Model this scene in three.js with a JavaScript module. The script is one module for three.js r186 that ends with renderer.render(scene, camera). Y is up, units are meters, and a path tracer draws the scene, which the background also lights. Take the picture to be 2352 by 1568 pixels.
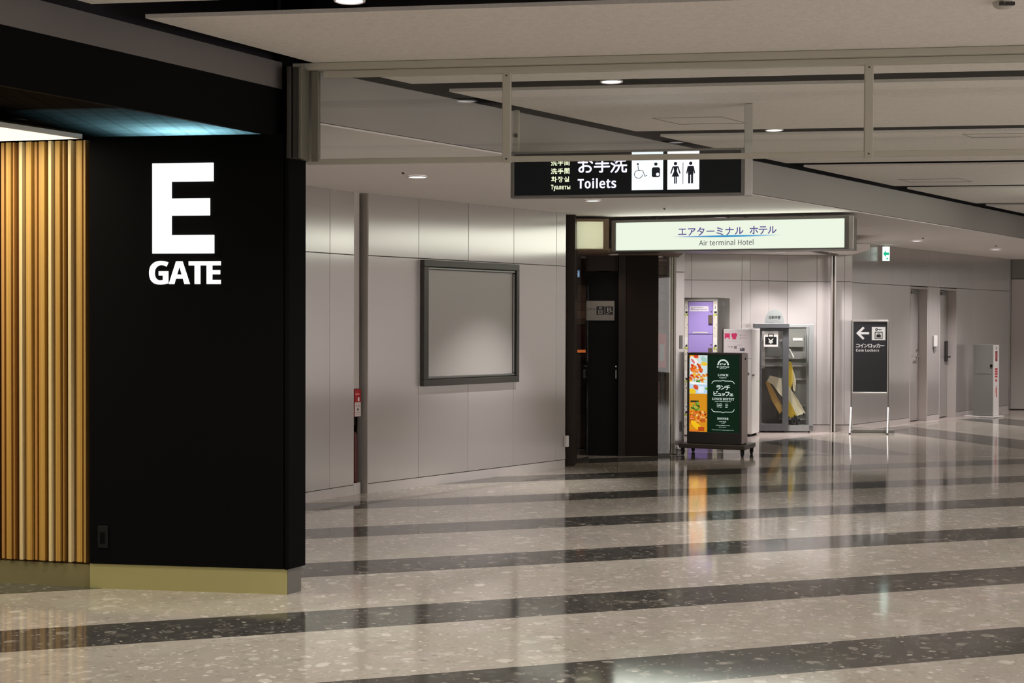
import * as THREE from 'three';
import { RoundedBoxGeometry } from 'three/addons/geometries/RoundedBoxGeometry.js';
import { TextGeometry } from 'three/addons/geometries/TextGeometry.js';
import { FontLoader } from 'three/addons/loaders/FontLoader.js';
import { mergeGeometries } from 'three/addons/utils/BufferGeometryUtils.js';
import { RectAreaLightUniformsLib } from 'three/addons/lights/RectAreaLightUniformsLib.js';

/* ------------------------------------------------------------------ camera, exposure, light levels */
RectAreaLightUniformsLib.init();
const scene = new THREE.Scene();
scene.background = new THREE.Color(0x000000);
const FOCAL = 3267, FRAME_H = 1568;
const camera = new THREE.PerspectiveCamera(2 * Math.atan(FRAME_H / 2 / FOCAL) * 180 / Math.PI, 2352 / 1568, 0.1, 100);
camera.position.set(0, 1.55, 0);
camera.rotation.order = 'YXZ';
camera.rotation.set(-0.01347, 0, 0.003);
const renderer = new THREE.WebGLRenderer({ antialias: true });
renderer.toneMapping = THREE.LinearToneMapping;
renderer.toneMappingExposure = 1.12;
renderer.shadowMap.enabled = true;
const LUX = {
  slot: 19, low: 11, recess: 15, cove: 7.5, hotel: 2.6, shop: 3.7, gate: 1.0, cyan: 1.15, transom: 0.26, toilets: 0.5, menu: 0.5,  // shop is the level of the added fill panels
};

/* ------------------------------------------------------------------ helpers */
const V3 = THREE.Vector3;
const P = (X, d, h = 0) => new V3(X, h, -d);             // plan position (right, depth) and height
let seedState = 7;
const rnd = () => { seedState = (seedState + 0x6d2b79f5) | 0; let t = Math.imul(seedState ^ (seedState >>> 15), 1 | seedState); t = (t + Math.imul(t ^ (t >>> 7), 61 | t)) ^ t; return ((t ^ (t >>> 14)) >>> 0) / 4294967296; };
const rr = (a, b) => a + (b - a) * rnd();
const used = {};
const numbered = (n) => { const k = used[n] = (used[n] ?? -1) + 1; return k ? `${n}_${String(k).padStart(3, '0')}` : n; };
function tag(o, label, category, group, kind) {
  o.userData.label = label;
  if (category) o.userData.category = category;
  if (group) o.userData.group = group;
  if (kind) o.userData.kind = kind;
  return o;
}
// A thing's group. A and B are plan points: its x axis runs from A to B, its z axis faces the hall.
function thing(name, A, B, label, category, opt = {}) {
  const g = new THREE.Group();
  g.name = numbered(name);
  g.position.copy(P(A[0], A[1], opt.h ?? 0));
  if (B) g.rotation.y = Math.atan2(B[1] - A[1], B[0] - A[0]);
  tag(g, label, category, opt.group, opt.kind);
  scene.add(g);
  return g;
}
const structure = (name, A, B, label, category, opt = {}) => thing(name, A, B, label, category, { ...opt, kind: 'structure' });
function mesh(name, geos, mat, parent, label) {
  const g = Array.isArray(geos) ? (geos.length > 1 ? mergeGeometries(geos.map((q) => (q.index ? q.toNonIndexed() : q))) : geos[0]) : geos;
  const m = new THREE.Mesh(g, mat);
  m.name = name;
  m.castShadow = m.receiveShadow = true;
  if (label) m.userData.label = label;
  (parent ?? scene).add(m);
  return m;
}
// uv in metres, u across and v up on upright faces
function metreUV(g) {
  const p = g.attributes.position, n = g.attributes.normal, uv = new Float32Array(p.count * 2);
  for (let i = 0; i < p.count; i++) {
    const ax = Math.abs(n.getX(i)), ay = Math.abs(n.getY(i)), az = Math.abs(n.getZ(i));
    if (ay > ax && ay > az) { uv[2 * i] = p.getX(i); uv[2 * i + 1] = p.getZ(i); }
    else if (ax > az) { uv[2 * i] = p.getZ(i); uv[2 * i + 1] = p.getY(i); }
    else { uv[2 * i] = p.getX(i); uv[2 * i + 1] = p.getY(i); }
  }
  g.setAttribute('uv', new THREE.BufferAttribute(uv, 2));
  return g;
}
function bx(x0, x1, y0, y1, z0, z1, r = 0) {
  const w = x1 - x0, h = y1 - y0, d = z1 - z0;
  const g = r > 0 ? new RoundedBoxGeometry(w, h, d, 1, Math.min(r, w * 0.49, h * 0.49, d * 0.49)) : new THREE.BoxGeometry(w, h, d);
  g.translate((x0 + x1) / 2, (y0 + y1) / 2, (z0 + z1) / 2);
  return metreUV(g);
}
function cyl(r0, r1, h, x, y, z, seg = 20, axis = 'y') {
  const g = new THREE.CylinderGeometry(r1, r0, h, seg);
  if (axis === 'x') g.rotateZ(Math.PI / 2);
  if (axis === 'z') g.rotateX(Math.PI / 2);
  return g.translate(x, y, z);
}
const tube = (pts, r, seg = 24, rad = 8) => new THREE.TubeGeometry(new THREE.CatmullRomCurve3(pts.map((p) => new V3(...p))), seg, r, rad);
function rod(a, b, r, seg = 12) {
  const A = new V3(...a), B = new V3(...b), L = A.distanceTo(B), g = new THREE.CylinderGeometry(r, r, L, seg);
  g.applyQuaternion(new THREE.Quaternion().setFromUnitVectors(new V3(0, 1, 0), B.clone().sub(A).normalize()));
  return g.translate((A.x + B.x) / 2, (A.y + B.y) / 2, (A.z + B.z) / 2);
}
function flat(pts, depth, bevel = 0) {                      // outline in x,y extruded along z
  const s = new THREE.Shape(pts.map((p) => new THREE.Vector2(p[0], p[1])));
  return new THREE.ExtrudeGeometry(s, { depth, bevelEnabled: bevel > 0, bevelSize: bevel, bevelThickness: bevel, bevelSegments: 1, curveSegments: 24 });
}
// a slab over a plan polygon [X, d]
function slab(pts, h0, h1) {
  const s = new THREE.Shape(pts.map((p) => new THREE.Vector2(p[0], p[1])));
  const g = new THREE.ExtrudeGeometry(s, { depth: h1 - h0, bevelEnabled: false });
  return g.rotateX(-Math.PI / 2).translate(0, h0, 0);
}
function clip(poly, a, b, c) {                               // keeps a X + b d >= c
  const out = [], f = (p) => a * p[0] + b * p[1] - c;
  for (let i = 0; i < poly.length; i++) {
    const p = poly[i], q = poly[(i + 1) % poly.length], fp = f(p), fq = f(q);
    if (fp >= 0) out.push(p);
    if ((fp >= 0) !== (fq >= 0)) { const t = fp / (fp - fq); out.push([p[0] + (q[0] - p[0]) * t, p[1] + (q[1] - p[1]) * t]); }
  }
  return out;
}
const rightOf = (poly, A, D, off = 0) => clip(poly, D[1], -D[0], D[1] * A[0] - D[0] * A[1] + off);
const leftOf = (poly, A, D, off = 0) => clip(poly, -D[1], D[0], -(D[1] * A[0] - D[0] * A[1]) - off);
const dir = (deg) => [Math.sin(deg * Math.PI / 180), Math.cos(deg * Math.PI / 180)];  // plan heading, clockwise from straight ahead

/* ------------------------------------------------------------------ textures */
function canvas(w, h, draw) {
  const c = document.createElement('canvas');
  c.width = w; c.height = h;
  draw(c.getContext('2d'), w, h);
  const t = new THREE.CanvasTexture(c);
  t.colorSpace = THREE.SRGBColorSpace;
  t.magFilter = THREE.LinearFilter;
  t.anisotropy = 8;
  return t;
}
function repeat(t, metresX, metresY = metresX) {
  t.wrapS = t.wrapT = THREE.RepeatWrapping;
  t.repeat.set(1 / metresX, 1 / metresY);
  return t;
}
function terrazzo(base, chips, counts, strength) {           // counts: large, middling and fine chips
  return repeat(canvas(1024, 1024, (g, W) => {
    g.fillStyle = base; g.fillRect(0, 0, W, W);
    for (let i = 0; i < 150; i++) {                           // the matrix varies in tone from pour to pour
      const x = rnd() * W, y = rnd() * W, r = rr(30, 110), q = rr(0.4, 1), t = rnd() * 3;
      g.fillStyle = rnd() < 0.5 ? chips[0] : chips[chips.length - 1]; g.globalAlpha = rr(0.02, 0.07);
      for (const ox of [0, -W, W]) for (const oy of [0, -W, W]) { g.beginPath(); g.ellipse(x + ox, y + oy, r, r * q, t, 0, 7); g.fill(); }
    }
    counts.forEach((n, size) => {
      for (let i = 0; i < n; i++) {
        const r = [rr(9, 22), rr(4, 9), rr(1.2, 4)][size], x = rnd() * W, y = rnd() * W, k = 5 + Math.floor(rnd() * 3), a0 = rnd() * 6.28, sq = rr(0.45, 1), lean = rnd() * 3.14;
        const pts = [];
        for (let j = 0; j < k; j++) {
          const a = a0 + (j / k) * 6.283, q = r * rr(0.65, 1.1), px = Math.cos(a) * q, py = Math.sin(a) * q * sq;
          pts.push([px * Math.cos(lean) - py * Math.sin(lean), px * Math.sin(lean) + py * Math.cos(lean)]);
        }
        g.fillStyle = chips[Math.floor(rnd() * chips.length)];
        g.globalAlpha = rr(0.15, 1) * strength[size];
        for (const ox of [0, -W, W]) for (const oy of [0, -W, W]) {
          if (x + ox < -24 || x + ox > W + 24 || y + oy < -24 || y + oy > W + 24) continue;
          g.beginPath();
          pts.forEach((p, j) => (j ? g.lineTo(x + ox + p[0], y + oy + p[1]) : g.moveTo(x + ox + p[0], y + oy + p[1])));
          g.fill();
        }
      }
    });
    g.globalAlpha = 1;
  }), 2.3);
}
const lightTerrazzo = terrazzo('#a19a8d', ['#d8d3c8', '#e4dfd4', '#bbb3a4', '#8d867b', '#989083', '#cac2b3', '#827b71'], [420, 2300, 4200], [0.55, 0.65, 0.6]);
const darkTerrazzo = terrazzo('#43413c', ['#7d7a70', '#66625a', '#8a857a', '#a8a194', '#383632', '#5c5952', '#b5ae9f', '#2f2d2a'], [420, 2600, 4200], [0.6, 0.8, 0.75]);
function noiseTexture(size, lo, hi, blotch) {
  const d = new Uint8Array(size * size * 4), grid = 32, coarse = Array.from({ length: grid * grid }, () => rnd());
  for (let y = 0; y < size; y++) for (let x = 0; x < size; x++) {
    const gx = (x / size) * grid, gy = (y / size) * grid, x0 = Math.floor(gx), y0 = Math.floor(gy), fx = gx - x0, fy = gy - y0;
    const at = (i, j) => coarse[((j + grid) % grid) * grid + ((i + grid) % grid)];
    const c = (at(x0, y0) * (1 - fx) + at(x0 + 1, y0) * fx) * (1 - fy) + (at(x0, y0 + 1) * (1 - fx) + at(x0 + 1, y0 + 1) * fx) * fy;
    const v = lo + (hi - lo) * (rnd() * (1 - blotch) + c * blotch), i = (y * size + x) * 4;
    d[i] = d[i + 1] = d[i + 2] = v; d[i + 3] = 255;
  }
  const t = new THREE.DataTexture(d, size, size);
  t.magFilter = THREE.LinearFilter; t.needsUpdate = true;
  return t;
}
const grain = repeat(noiseTexture(256, 0, 255, 0.35), 0.5);
const boardSpeck = (() => { const t = repeat(noiseTexture(256, 222, 255, 0.3), 0.7); t.colorSpace = THREE.SRGBColorSpace; return t; })();
const wave = repeat(noiseTexture(128, 90, 165, 1), 7.5);
const wood = (c0, c1) => repeat(canvas(128, 1024, (g, W, H) => {
  g.fillStyle = c0; g.fillRect(0, 0, W, H);
  for (let i = 0; i < 220; i++) {
    g.strokeStyle = c1; g.globalAlpha = rr(0.05, 0.35); g.lineWidth = rr(0.5, 3);
    const x = rnd() * W, w = rr(-6, 6);
    g.beginPath(); g.moveTo(x, 0); g.bezierCurveTo(x + w, H * 0.3, x - w, H * 0.6, x, H); g.stroke();
  }
  g.globalAlpha = 1;
}), 0.16, 1.6);

/* ------------------------------------------------------------------ materials */
const std = (o) => new THREE.MeshPhysicalMaterial(o);
const rgb = (r, g, b) => new THREE.Color().setRGB(r, g, b);
const floorLook = (map) => std({ map, roughness: 0.085, ior: 1.46, bumpMap: wave, bumpScale: 0.0006 });
const M = {
  light: floorLook(lightTerrazzo), dark: floorLook(darkTerrazzo),
  lobby: std({ color: rgb(0.5, 0.43, 0.39), roughness: 0.12, ior: 1.42, bumpMap: grain, bumpScale: 0.0002 }),
  joint: std({ color: rgb(0.05, 0.045, 0.04), roughness: 0.7 }),
  metalStrip: std({ color: rgb(0.75, 0.72, 0.68), metalness: 1, roughness: 0.25 }),
  ceil: std({ color: rgb(0.86, 0.805, 0.745), map: boardSpeck, roughness: 0.95, bumpMap: grain, bumpScale: 0.0008 }),
  lowCeil: std({ color: rgb(0.85, 0.795, 0.765), roughness: 0.8, bumpMap: grain, bumpScale: 0.0002 }),
  fascia: std({ color: rgb(0.36, 0.335, 0.315), roughness: 0.5, bumpMap: grain, bumpScale: 0.0001 }),
  plenum: std({ color: rgb(0.012, 0.01, 0.012), roughness: 0.9 }),
  black: std({ color: rgb(0.0025, 0.0025, 0.0025), roughness: 0.7, specularIntensity: 0.12 }),
  blackGloss: std({ color: rgb(0.006, 0.006, 0.006), roughness: 0.4, specularIntensity: 0.15 }),
  darkFrame: std({ color: rgb(0.03, 0.027, 0.024), roughness: 0.4 }),
  rail: std({ color: rgb(0.5, 0.475, 0.4), roughness: 0.45, metalness: 0.25 }),
  steel: std({ color: rgb(0.55, 0.53, 0.5), roughness: 0.3, metalness: 1 }),
  chrome: std({ color: rgb(0.85, 0.85, 0.85), roughness: 0.3, metalness: 0.35 }),
  greyMetal: std({ color: rgb(0.2, 0.195, 0.18), roughness: 0.35, metalness: 0.6 }),
  brass: std({ color: rgb(0.5, 0.46, 0.2), roughness: 0.38, metalness: 0.45 }),
  glass: std({ color: rgb(0.97, 0.98, 0.97), transmission: 1, thickness: 0, roughness: 0.0, ior: 1.5 }),
  soffit: std({ color: rgb(0.04, 0.035, 0.029), map: wood('#d8d2c8', '#8a8074'), roughness: 0.9, specularIntensity: 0 }),
  brownStone: std({ color: rgb(0.013, 0.008, 0.005), roughness: 0.4, specularIntensity: 0.25, bumpMap: grain, bumpScale: 0.0001 }),
  brown: std({ color: rgb(0.03, 0.018, 0.012), roughness: 0.4, specularIntensity: 0.5 }),
  pinkSoffit: std({ color: rgb(0.3, 0.2, 0.15), roughness: 0.6 }),
  white: std({ color: rgb(0.72, 0.69, 0.67), roughness: 0.4 }),
  whiteGloss: std({ color: rgb(0.78, 0.76, 0.74), roughness: 0.25 }),
  putty: std({ color: rgb(0.5, 0.47, 0.43), roughness: 0.45 }),
  grey: std({ color: rgb(0.22, 0.215, 0.2), roughness: 0.5 }),
  midGrey: std({ color: rgb(0.095, 0.1, 0.107), roughness: 0.4 }),
  paleGrey: std({ color: rgb(0.31, 0.325, 0.325), roughness: 0.4 }),
  rubber: std({ color: rgb(0.01, 0.01, 0.01), roughness: 0.7 }),
  lilac: std({ color: rgb(0.43, 0.33, 0.76), roughness: 0.4 }),
  darkRed: std({ color: rgb(0.09, 0.01, 0.008), roughness: 0.5 }),
  red: std({ color: rgb(0.42, 0.02, 0.025), roughness: 0.4 }),
  orange: std({ color: rgb(0.5, 0.09, 0.02), roughness: 0.5 }),
  socket: std({ color: rgb(0.009, 0.009, 0.008), roughness: 0.6, specularIntensity: 0.3 }),
  charcoal: std({ color: rgb(0.022, 0.022, 0.024), roughness: 0.45 }),
  yellow: std({ color: rgb(0.85, 0.6, 0.07), roughness: 0.85 }),
  cream: std({ color: rgb(0.9, 0.84, 0.62), roughness: 0.85 }),
  tan: std({ color: rgb(0.62, 0.4, 0.13), roughness: 0.85 }),
};
// brushed, lacquered metal cladding: three near tones
M.panel = [[0.57, 0.53, 0.515], [0.555, 0.52, 0.505], [0.58, 0.535, 0.522]].map((c) => std({ color: rgb(...c), metalness: 0.5, roughness: 0.23, anisotropy: 1, anisotropyRotation: 0 }));
M.paint = std({ color: rgb(0.56, 0.52, 0.5), roughness: 0.5 });
const glow = (c, k, extra = {}) => std({ color: rgb(0, 0, 0), emissive: rgb(...c), emissiveIntensity: k, roughness: 0.6, ...extra });
const screen = (map, k) => std({ color: rgb(0.01, 0.01, 0.01), emissive: rgb(1, 1, 1), emissiveMap: map, emissiveIntensity: k, roughness: 0.3, specularIntensity: 0.25 });
const print = (map, o = {}) => std({ map, roughness: 0.45, ...o });
// the front face of a box carries a picture, its other sides a plain material
function pictured(name, x0, x1, y0, y1, z0, z1, front, side, parent, label) {
  const g = new THREE.BoxGeometry(x1 - x0, y1 - y0, z1 - z0).translate((x0 + x1) / 2, (y0 + y1) / 2, (z0 + z1) / 2);
  return mesh(name, g, [side, side, side, side, front, side], parent, label);
}
function areaLight(parent, w, h, x, y, z, k, color, rx = 0, ry = Math.PI) {
  const l = new THREE.RectAreaLight(new THREE.Color().setRGB(...color), k, w, h);
  l.position.set(x, y, z); l.rotation.set(rx, ry, 0);
  parent.add(l);
  return l;
}

/* ------------------------------------------------------------------ hand-drawn letters the fonts lack (strokes in a 100 x 100 box) */
const G = {
  エ: 'M15 22H85M50 22V80M8 80H92', ア: 'M12 20H86Q80 42 58 50M50 36Q50 70 22 90', タ: 'M42 10Q32 36 12 52M36 26H82Q74 66 28 92M36 46Q52 54 64 66', ー: 'M10 50H90',
  ミ: 'M22 16Q52 22 76 34M24 42Q50 48 72 58M16 70Q54 76 82 92', ナ: 'M8 36H92M52 10V40Q50 74 22 92', ル: 'M32 18V44Q30 70 10 86M58 14V82Q80 72 92 50',
  ホ: 'M10 32H90M50 8V90L38 84M28 50Q22 66 10 76M72 50Q80 64 90 74', テ: 'M22 16H78M8 42H92M54 42Q54 74 28 92', コ: 'M16 22H82V82M12 80H82', イ: 'M82 10Q56 42 10 56M54 38V92',
  ン: 'M14 20L38 36M12 86Q66 76 90 28', ロ: 'M18 20H82V84M18 20V84M18 80H82', ッ: 'M22 50L30 66M44 46L52 62M80 46Q76 78 38 92', カ: 'M10 32H84Q84 74 72 88Q66 90 58 84M46 8Q48 64 12 90',
  ラ: 'M22 16H78M12 42H86Q78 76 32 92', チ: 'M80 12Q52 24 20 26M8 50H92M52 24V52Q50 80 24 92', ビ: 'M20 14V76Q20 86 36 86H84M76 40Q50 52 20 54M74 8L82 22M88 4L96 18',
  ュ: 'M26 52H70V88M12 88H88', フ: 'M12 20H86Q82 70 28 92', ェ: 'M24 54H76M50 54V88M16 88H84',
  お: 'M10 30H62M38 8V78Q36 90 22 86Q6 76 22 62Q50 44 76 56Q92 70 78 84Q70 90 58 88M74 18Q84 24 92 34', 手: 'M78 8Q50 18 16 18M14 38H88M6 58H94M52 18V84Q52 92 38 88',
  洗: 'M10 12L26 22M6 38L22 48M6 90Q18 74 26 58M46 12Q44 26 34 36M40 24H88M64 6V52M32 52H96M52 52Q52 78 32 92M72 52V82Q72 90 82 90H94V76',
  間: 'M14 8V92M14 8H42V36H14M14 22H42M58 8H86V92L78 88M58 8V36H86M58 22H86M34 48H66V84H34ZM34 66H66', 间: 'M14 24V92M20 8L28 16M40 12H86V92L78 88M34 40H66V80H34ZM34 60H66',
  両: 'M8 14H92M14 34H86V88L78 86M14 34V92M50 14V64M32 48V66H68V48', 替: 'M14 14H46M8 28H50M30 6V28Q28 44 8 50M32 30L46 46M56 14H88M52 28H94M72 6V28Q70 44 54 50M74 30L92 46M26 56H76V94H26ZM26 74H76',
  화: 'M26 8H44M12 20H58M35 28A10 9 0 1 0 35.1 28M35 50V66M8 68H62M74 6V94M74 46H92', 장: 'M12 12H54M34 12Q30 32 10 46M36 26Q44 38 56 46M70 6V54M70 28H90M52 60A18 16 0 1 0 52.1 60',
  실: 'M32 8Q30 30 10 44M34 24Q42 36 54 44M76 6V50M22 58H76V70H22V84H80M22 70V86',
  日: 'M24 12H76V90H24ZM24 50H76', 自: 'M50 4L42 16M24 16H76V92H24ZM24 40H76M24 64H76', 動: 'M8 14H48M28 8V84M10 28H46V54H10ZM10 41H46M8 68H48M6 86H50M54 32H88V86L78 82M70 8Q70 64 52 90',
};
function glyphs(g, text, x, y, size, advance, lw, color) {
  g.save();
  g.strokeStyle = color; g.lineCap = 'round'; g.lineJoin = 'round';
  for (const ch of text) {
    if (G[ch]) {
      g.save(); g.translate(x, y); g.scale(size / 100, size / 100); g.lineWidth = lw * 100 / size;
      g.stroke(new Path2D(G[ch])); g.restore();
    }
    x += advance;
  }
  g.restore();
}
function words(g, text, x, y, px, color, font = 'sans-serif', align = 'left', weight = '', width) {
  g.fillStyle = color; g.font = `${weight} ${px}px ${font}`; g.textAlign = align; g.textBaseline = 'alphabetic';
  if (width) { const k = width / g.measureText(text).width; g.save(); g.translate(x, y); g.scale(k, 1); g.fillText(text, 0, 0); g.restore(); } else g.fillText(text, x, y);
}
const smudge = (g, x, y, w, h, color, n = 9) => { g.fillStyle = color; for (let i = 0; i < n; i++) g.fillRect(x + (i * w) / n, y + rr(0, h * 0.3), (w / n) * rr(0.4, 0.85), h * rr(0.5, 0.8)); };
function person(g, x, y, s, skirt, color) {                    // lavatory pictogram, feet at y
  g.fillStyle = color;
  g.beginPath(); g.arc(x, y - s * 0.92, s * 0.075, 0, 7); g.fill();
  g.beginPath();
  if (skirt) { g.moveTo(x - s * 0.1, y - s * 0.8); g.lineTo(x + s * 0.1, y - s * 0.8); g.lineTo(x + s * 0.06, y - s * 0.58); g.lineTo(x + s * 0.17, y - s * 0.32); g.lineTo(x - s * 0.17, y - s * 0.32); g.lineTo(x - s * 0.06, y - s * 0.58); } else g.rect(x - s * 0.12, y - s * 0.8, s * 0.24, s * 0.4);
  g.fill();
  g.fillRect(x - s * (skirt ? 0.06 : 0.11), y - s * 0.42, s * (skirt ? 0.05 : 0.09), s * 0.42);
  g.fillRect(x + s * (skirt ? 0.01 : 0.02), y - s * 0.42, s * (skirt ? 0.05 : 0.09), s * 0.42);
  g.strokeStyle = color; g.lineWidth = s * 0.055; g.lineCap = 'round';
  for (const k of [-1, 1]) { g.beginPath(); g.moveTo(x + k * s * 0.11, y - s * 0.77); g.lineTo(x + k * s * (skirt ? 0.2 : 0.17), y - s * 0.48); g.stroke(); }
}

/* ------------------------------------------------------------------ plan of the hall */
const U = [Math.cos(8.5 * Math.PI / 180), -Math.sin(8.5 * Math.PI / 180)];   // across the hall
const N = [-U[1], U[0]];                                                       // along the hall
const fromUV = (u, v) => [u * U[0] + v * N[0], u * U[1] + v * N[1]];
const FASCIA_A = [-1.132, 8.371], FASCIA_D = dir(36.18);
const HEAD_A = [-1.311, 8.106], HEAD_D = dir(29);
const ROOM = [[-7, -9], [12.6, -9], [12.6, 30], [-7, 30]];
const CEIL_H = 3.03, LOW_H = 2.71;

/* floor: terrazzo in light and dark bands; a second field of bands begins past a cross joint */
{
  const floor = structure('floor', [0, 0], null, 'polished terrazzo floor in pale and dark bands running across the hall', 'floor');
  mesh('floor_base', slab(ROOM, -0.3, -0.021), M.joint, floor);
  const STRIPE = dir(71.2), sn = [-STRIPE[1], STRIPE[0]];
  const cross = 17.2, LOBBY_A = [2.66, 17.9], LOBBY_D = [0.6687, 0.7435];
  const band = (poly, mat) => { if (poly.length > 2) mesh('terrazzo_band', slab(poly, -0.02, 0), mat, floor); };
  const main = clip(ROOM, -N[0], -N[1], -cross);
  for (let k = -11; k <= 9; k++) {
    const top = 6.035 + 1.505 * k;
    band(clip(clip(main, sn[0], sn[1], top - 0.495), -sn[0], -sn[1], -(top - 0.001)), M.dark);
    band(clip(clip(main, sn[0], sn[1], top), -sn[0], -sn[1], -(top + 1.505 - 0.496)), M.light);
  }
  const rest = clip(ROOM, N[0], N[1], cross + 0.012), beyond = rightOf(rest, LOBBY_A, LOBBY_D, 0.01);
  const sd = [STRIPE[0], STRIPE[1]];
  for (let k = -4; k <= 5; k++) {
    const s = 9.03 + 2.6 * k;
    band(clip(clip(beyond, sd[0], sd[1], s), -sd[0], -sd[1], -(s + 0.93)), M.dark);
    band(clip(clip(beyond, sd[0], sd[1], s + 0.931), -sd[0], -sd[1], -(s + 2.599)), M.light);
  }
  mesh('cross_strip', slab(clip(clip(ROOM, N[0], N[1], cross + 0.001), -N[0], -N[1], -(cross + 0.011)), -0.02, 0.001), M.metalStrip, floor, 'thin metal joint strip');
  mesh('lobby_tile', slab(leftOf(rest, LOBBY_A, LOBBY_D, -0.01), -0.02, 0), M.lobby, floor, 'plain pinkish lobby floor');
  mesh('lobby_strip', slab(leftOf(rightOf(rest, LOBBY_A, LOBBY_D, -0.009), LOBBY_A, LOBBY_D, 0.009), -0.02, 0.001), M.metalStrip, floor, 'thin metal threshold strip');
}

/* ceiling boards with dark slots between them */
const SLOT = 0.33, SLOT0 = 6.63, PITCH = 2.375;
{
  const ceiling = structure('ceiling', [0, 0], null, 'suspended ceiling of wide beige boards parted by dark slots', 'ceiling');
  mesh('ceiling_void', slab(ROOM, 3.5, 3.7), M.plenum, ceiling);
  for (let k = -7; k <= 7; k++) {
    let p = clip(clip(ROOM, N[0], N[1], SLOT0 + PITCH * k), -N[0], -N[1], -(SLOT0 + PITCH * (k + 1) - SLOT));
    p = rightOf(rightOf(p, FASCIA_A, FASCIA_D, 0.115), HEAD_A, HEAD_D, 0.125);
    if (p.length > 2) mesh('ceiling_board', slab(p, CEIL_H, CEIL_H + 0.02), M.ceil, ceiling);
  }
  // access hatches: thin recessed joints seen as dark outlines
  for (const [x, d, w, l] of [[1.37, 10.43, 0.5, 0.4], [3.83, 11.2, 0.5, 0.25], [4.37, 14.73, 0.62, 0.36]]) {
    const a = dir(36), b = U, c = (s, t) => [x + b[0] * s * w / 2 + a[0] * t * l / 2, d + b[1] * s * w / 2 + a[1] * t * l / 2];
    const outer = [c(-1, -1), c(1, -1), c(1, 1), c(-1, 1)], s = new THREE.Shape(outer.map((p) => new THREE.Vector2(...p)));
    const inset = (p) => new THREE.Vector2(x + (p[0] - x) * 0.975, d + (p[1] - d) * 0.955);
    s.holes.push(new THREE.Path(outer.map(inset).reverse()));
    mesh('access_hatch', new THREE.ExtrudeGeometry(s, { depth: 0.003, bevelEnabled: false }).rotateX(-Math.PI / 2).translate(0, CEIL_H - 0.0025, 0), M.greyMetal, ceiling, 'thin outline of an access hatch');
  }
}
/* bulkhead: the ceiling steps down over the left side */
{
  const far = [FASCIA_A[0] + FASCIA_D[0] * 19, FASCIA_A[1] + FASCIA_D[1] * 19];
  const b = structure('ceiling_bulkhead', FASCIA_A, far, 'long grey bulkhead stepping down from the board ceiling to the lower ceiling', 'bulkhead');
  mesh('fascia', bx(0, 19, LOW_H + 0.012, 3.02, -0.12, 0), M.fascia, b);
  mesh('edge_trim', bx(0, 19, LOW_H - 0.002, LOW_H + 0.008, -0.12, -0.003), M.lowCeil, b);
  mesh('upstand', bx(0, 19, 3.021, 3.49, -0.12, -0.06), M.plenum, b);
}
{
  const low = structure('ceiling_low', [0, 0], null, 'lower plain pinkish ceiling over the wall panels and hotel entrance', 'ceiling');
  let poly = rightOf(leftOf([[-3.2, 8.3], [12, 8.3], [12, 28], [-3.2, 28]], FASCIA_A, FASCIA_D, -0.12), [-1.4, 8.3], dir(-9.7));
  const cuts = [-5, 11.75, 14.6, 17.5, 20.4, 23.3, 40];
  for (let i = 0; i < cuts.length - 1; i++) {
    const p = clip(clip(poly, N[0], N[1], cuts[i] + 0.003), -N[0], -N[1], -(cuts[i + 1] - 0.003));
    if (p.length > 2) mesh('ceiling_board', slab(p, LOW_H, LOW_H + 0.05), M.lowCeil, low);
  }
  mesh('ceiling_deck', slab(poly, LOW_H + 0.051, LOW_H + 0.1), M.plenum, low);
}

/* ------------------------------------------------------------------ clad walls */
let tone = 0;
function clad(wall, xs, top, opt = {}) {
  const { joint = 2.148, base = 0.085, gap = 0.004, skip = [], z = 0 } = opt;
  const L0 = xs[0], L1 = xs[xs.length - 1];
  if (!opt.noBack) mesh('backing', bx(L0, L1, 0, top, z - 0.14, z - 0.022), M.joint, wall);
  for (let i = 0; i < xs.length - 1; i++) {
    const a = xs[i] + gap / 2, b = xs[i + 1] - gap / 2, m = M.panel[tone++ % 3];
    if (!skip.includes(i)) {
      mesh('panel', bx(a, b, base + 0.006, joint - 0.0025, z - 0.02, z, 0.002), m, wall);
      mesh('baseboard', bx(a - gap / 2, b + gap / 2, 0, base, z - 0.02, z - 0.004), M.paint, wall);
    }
    mesh('panel', bx(a, b, joint + 0.0025, top - 0.0005, z - 0.02, z, 0.002), m, wall);
  }
}
{ // the short wall beside the gate
  const w = structure('wall_left_near', [-2.24, 11.37], [-1.36, 12.83], 'short panelled wall just beyond the black gate block', 'wall');
  clad(w, [0, 0.6, 1.253, 1.6], LOW_H);
  mesh('end_reveal', bx(1.601, 1.69, 0.95, LOW_H, -0.12, -0.012), M.paint, w);
  mesh('end_base', bx(1.601, 1.70, 0, 0.1, -0.12, -0.004), M.paint, w);
  mesh('slot_back', bx(1.601, 1.70, 0.1, 0.949, -0.14, -0.06), M.brown, w);
}
const WL_A = [-1.298, 12.834], WL_D = dir(38.79), wallLeft = (u) => [WL_A[0] + WL_D[0] * u, WL_A[1] + WL_D[1] * u];
{
  const w = structure('wall_left', WL_A, wallLeft(2.99), 'long wall of pale metal panels holding the empty poster frame', 'wall');
  clad(w, [0, 0.673, 1.389, 2.097, 2.818, 2.985], LOW_H);
  mesh('end_trim', bx(-0.008, -0.001, 0, LOW_H, -0.13, 0), M.putty, w);
}
{
  const w = structure('wall_recess', [2.1, 20.15], [3.4, 20.33], 'shadowed panelled wall behind the lilac lockers', 'wall');
  clad(w, [0, 0.45, 1.19, 1.312], 2.6, { joint: 2.16, gap: 0.0025 });
}
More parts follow.
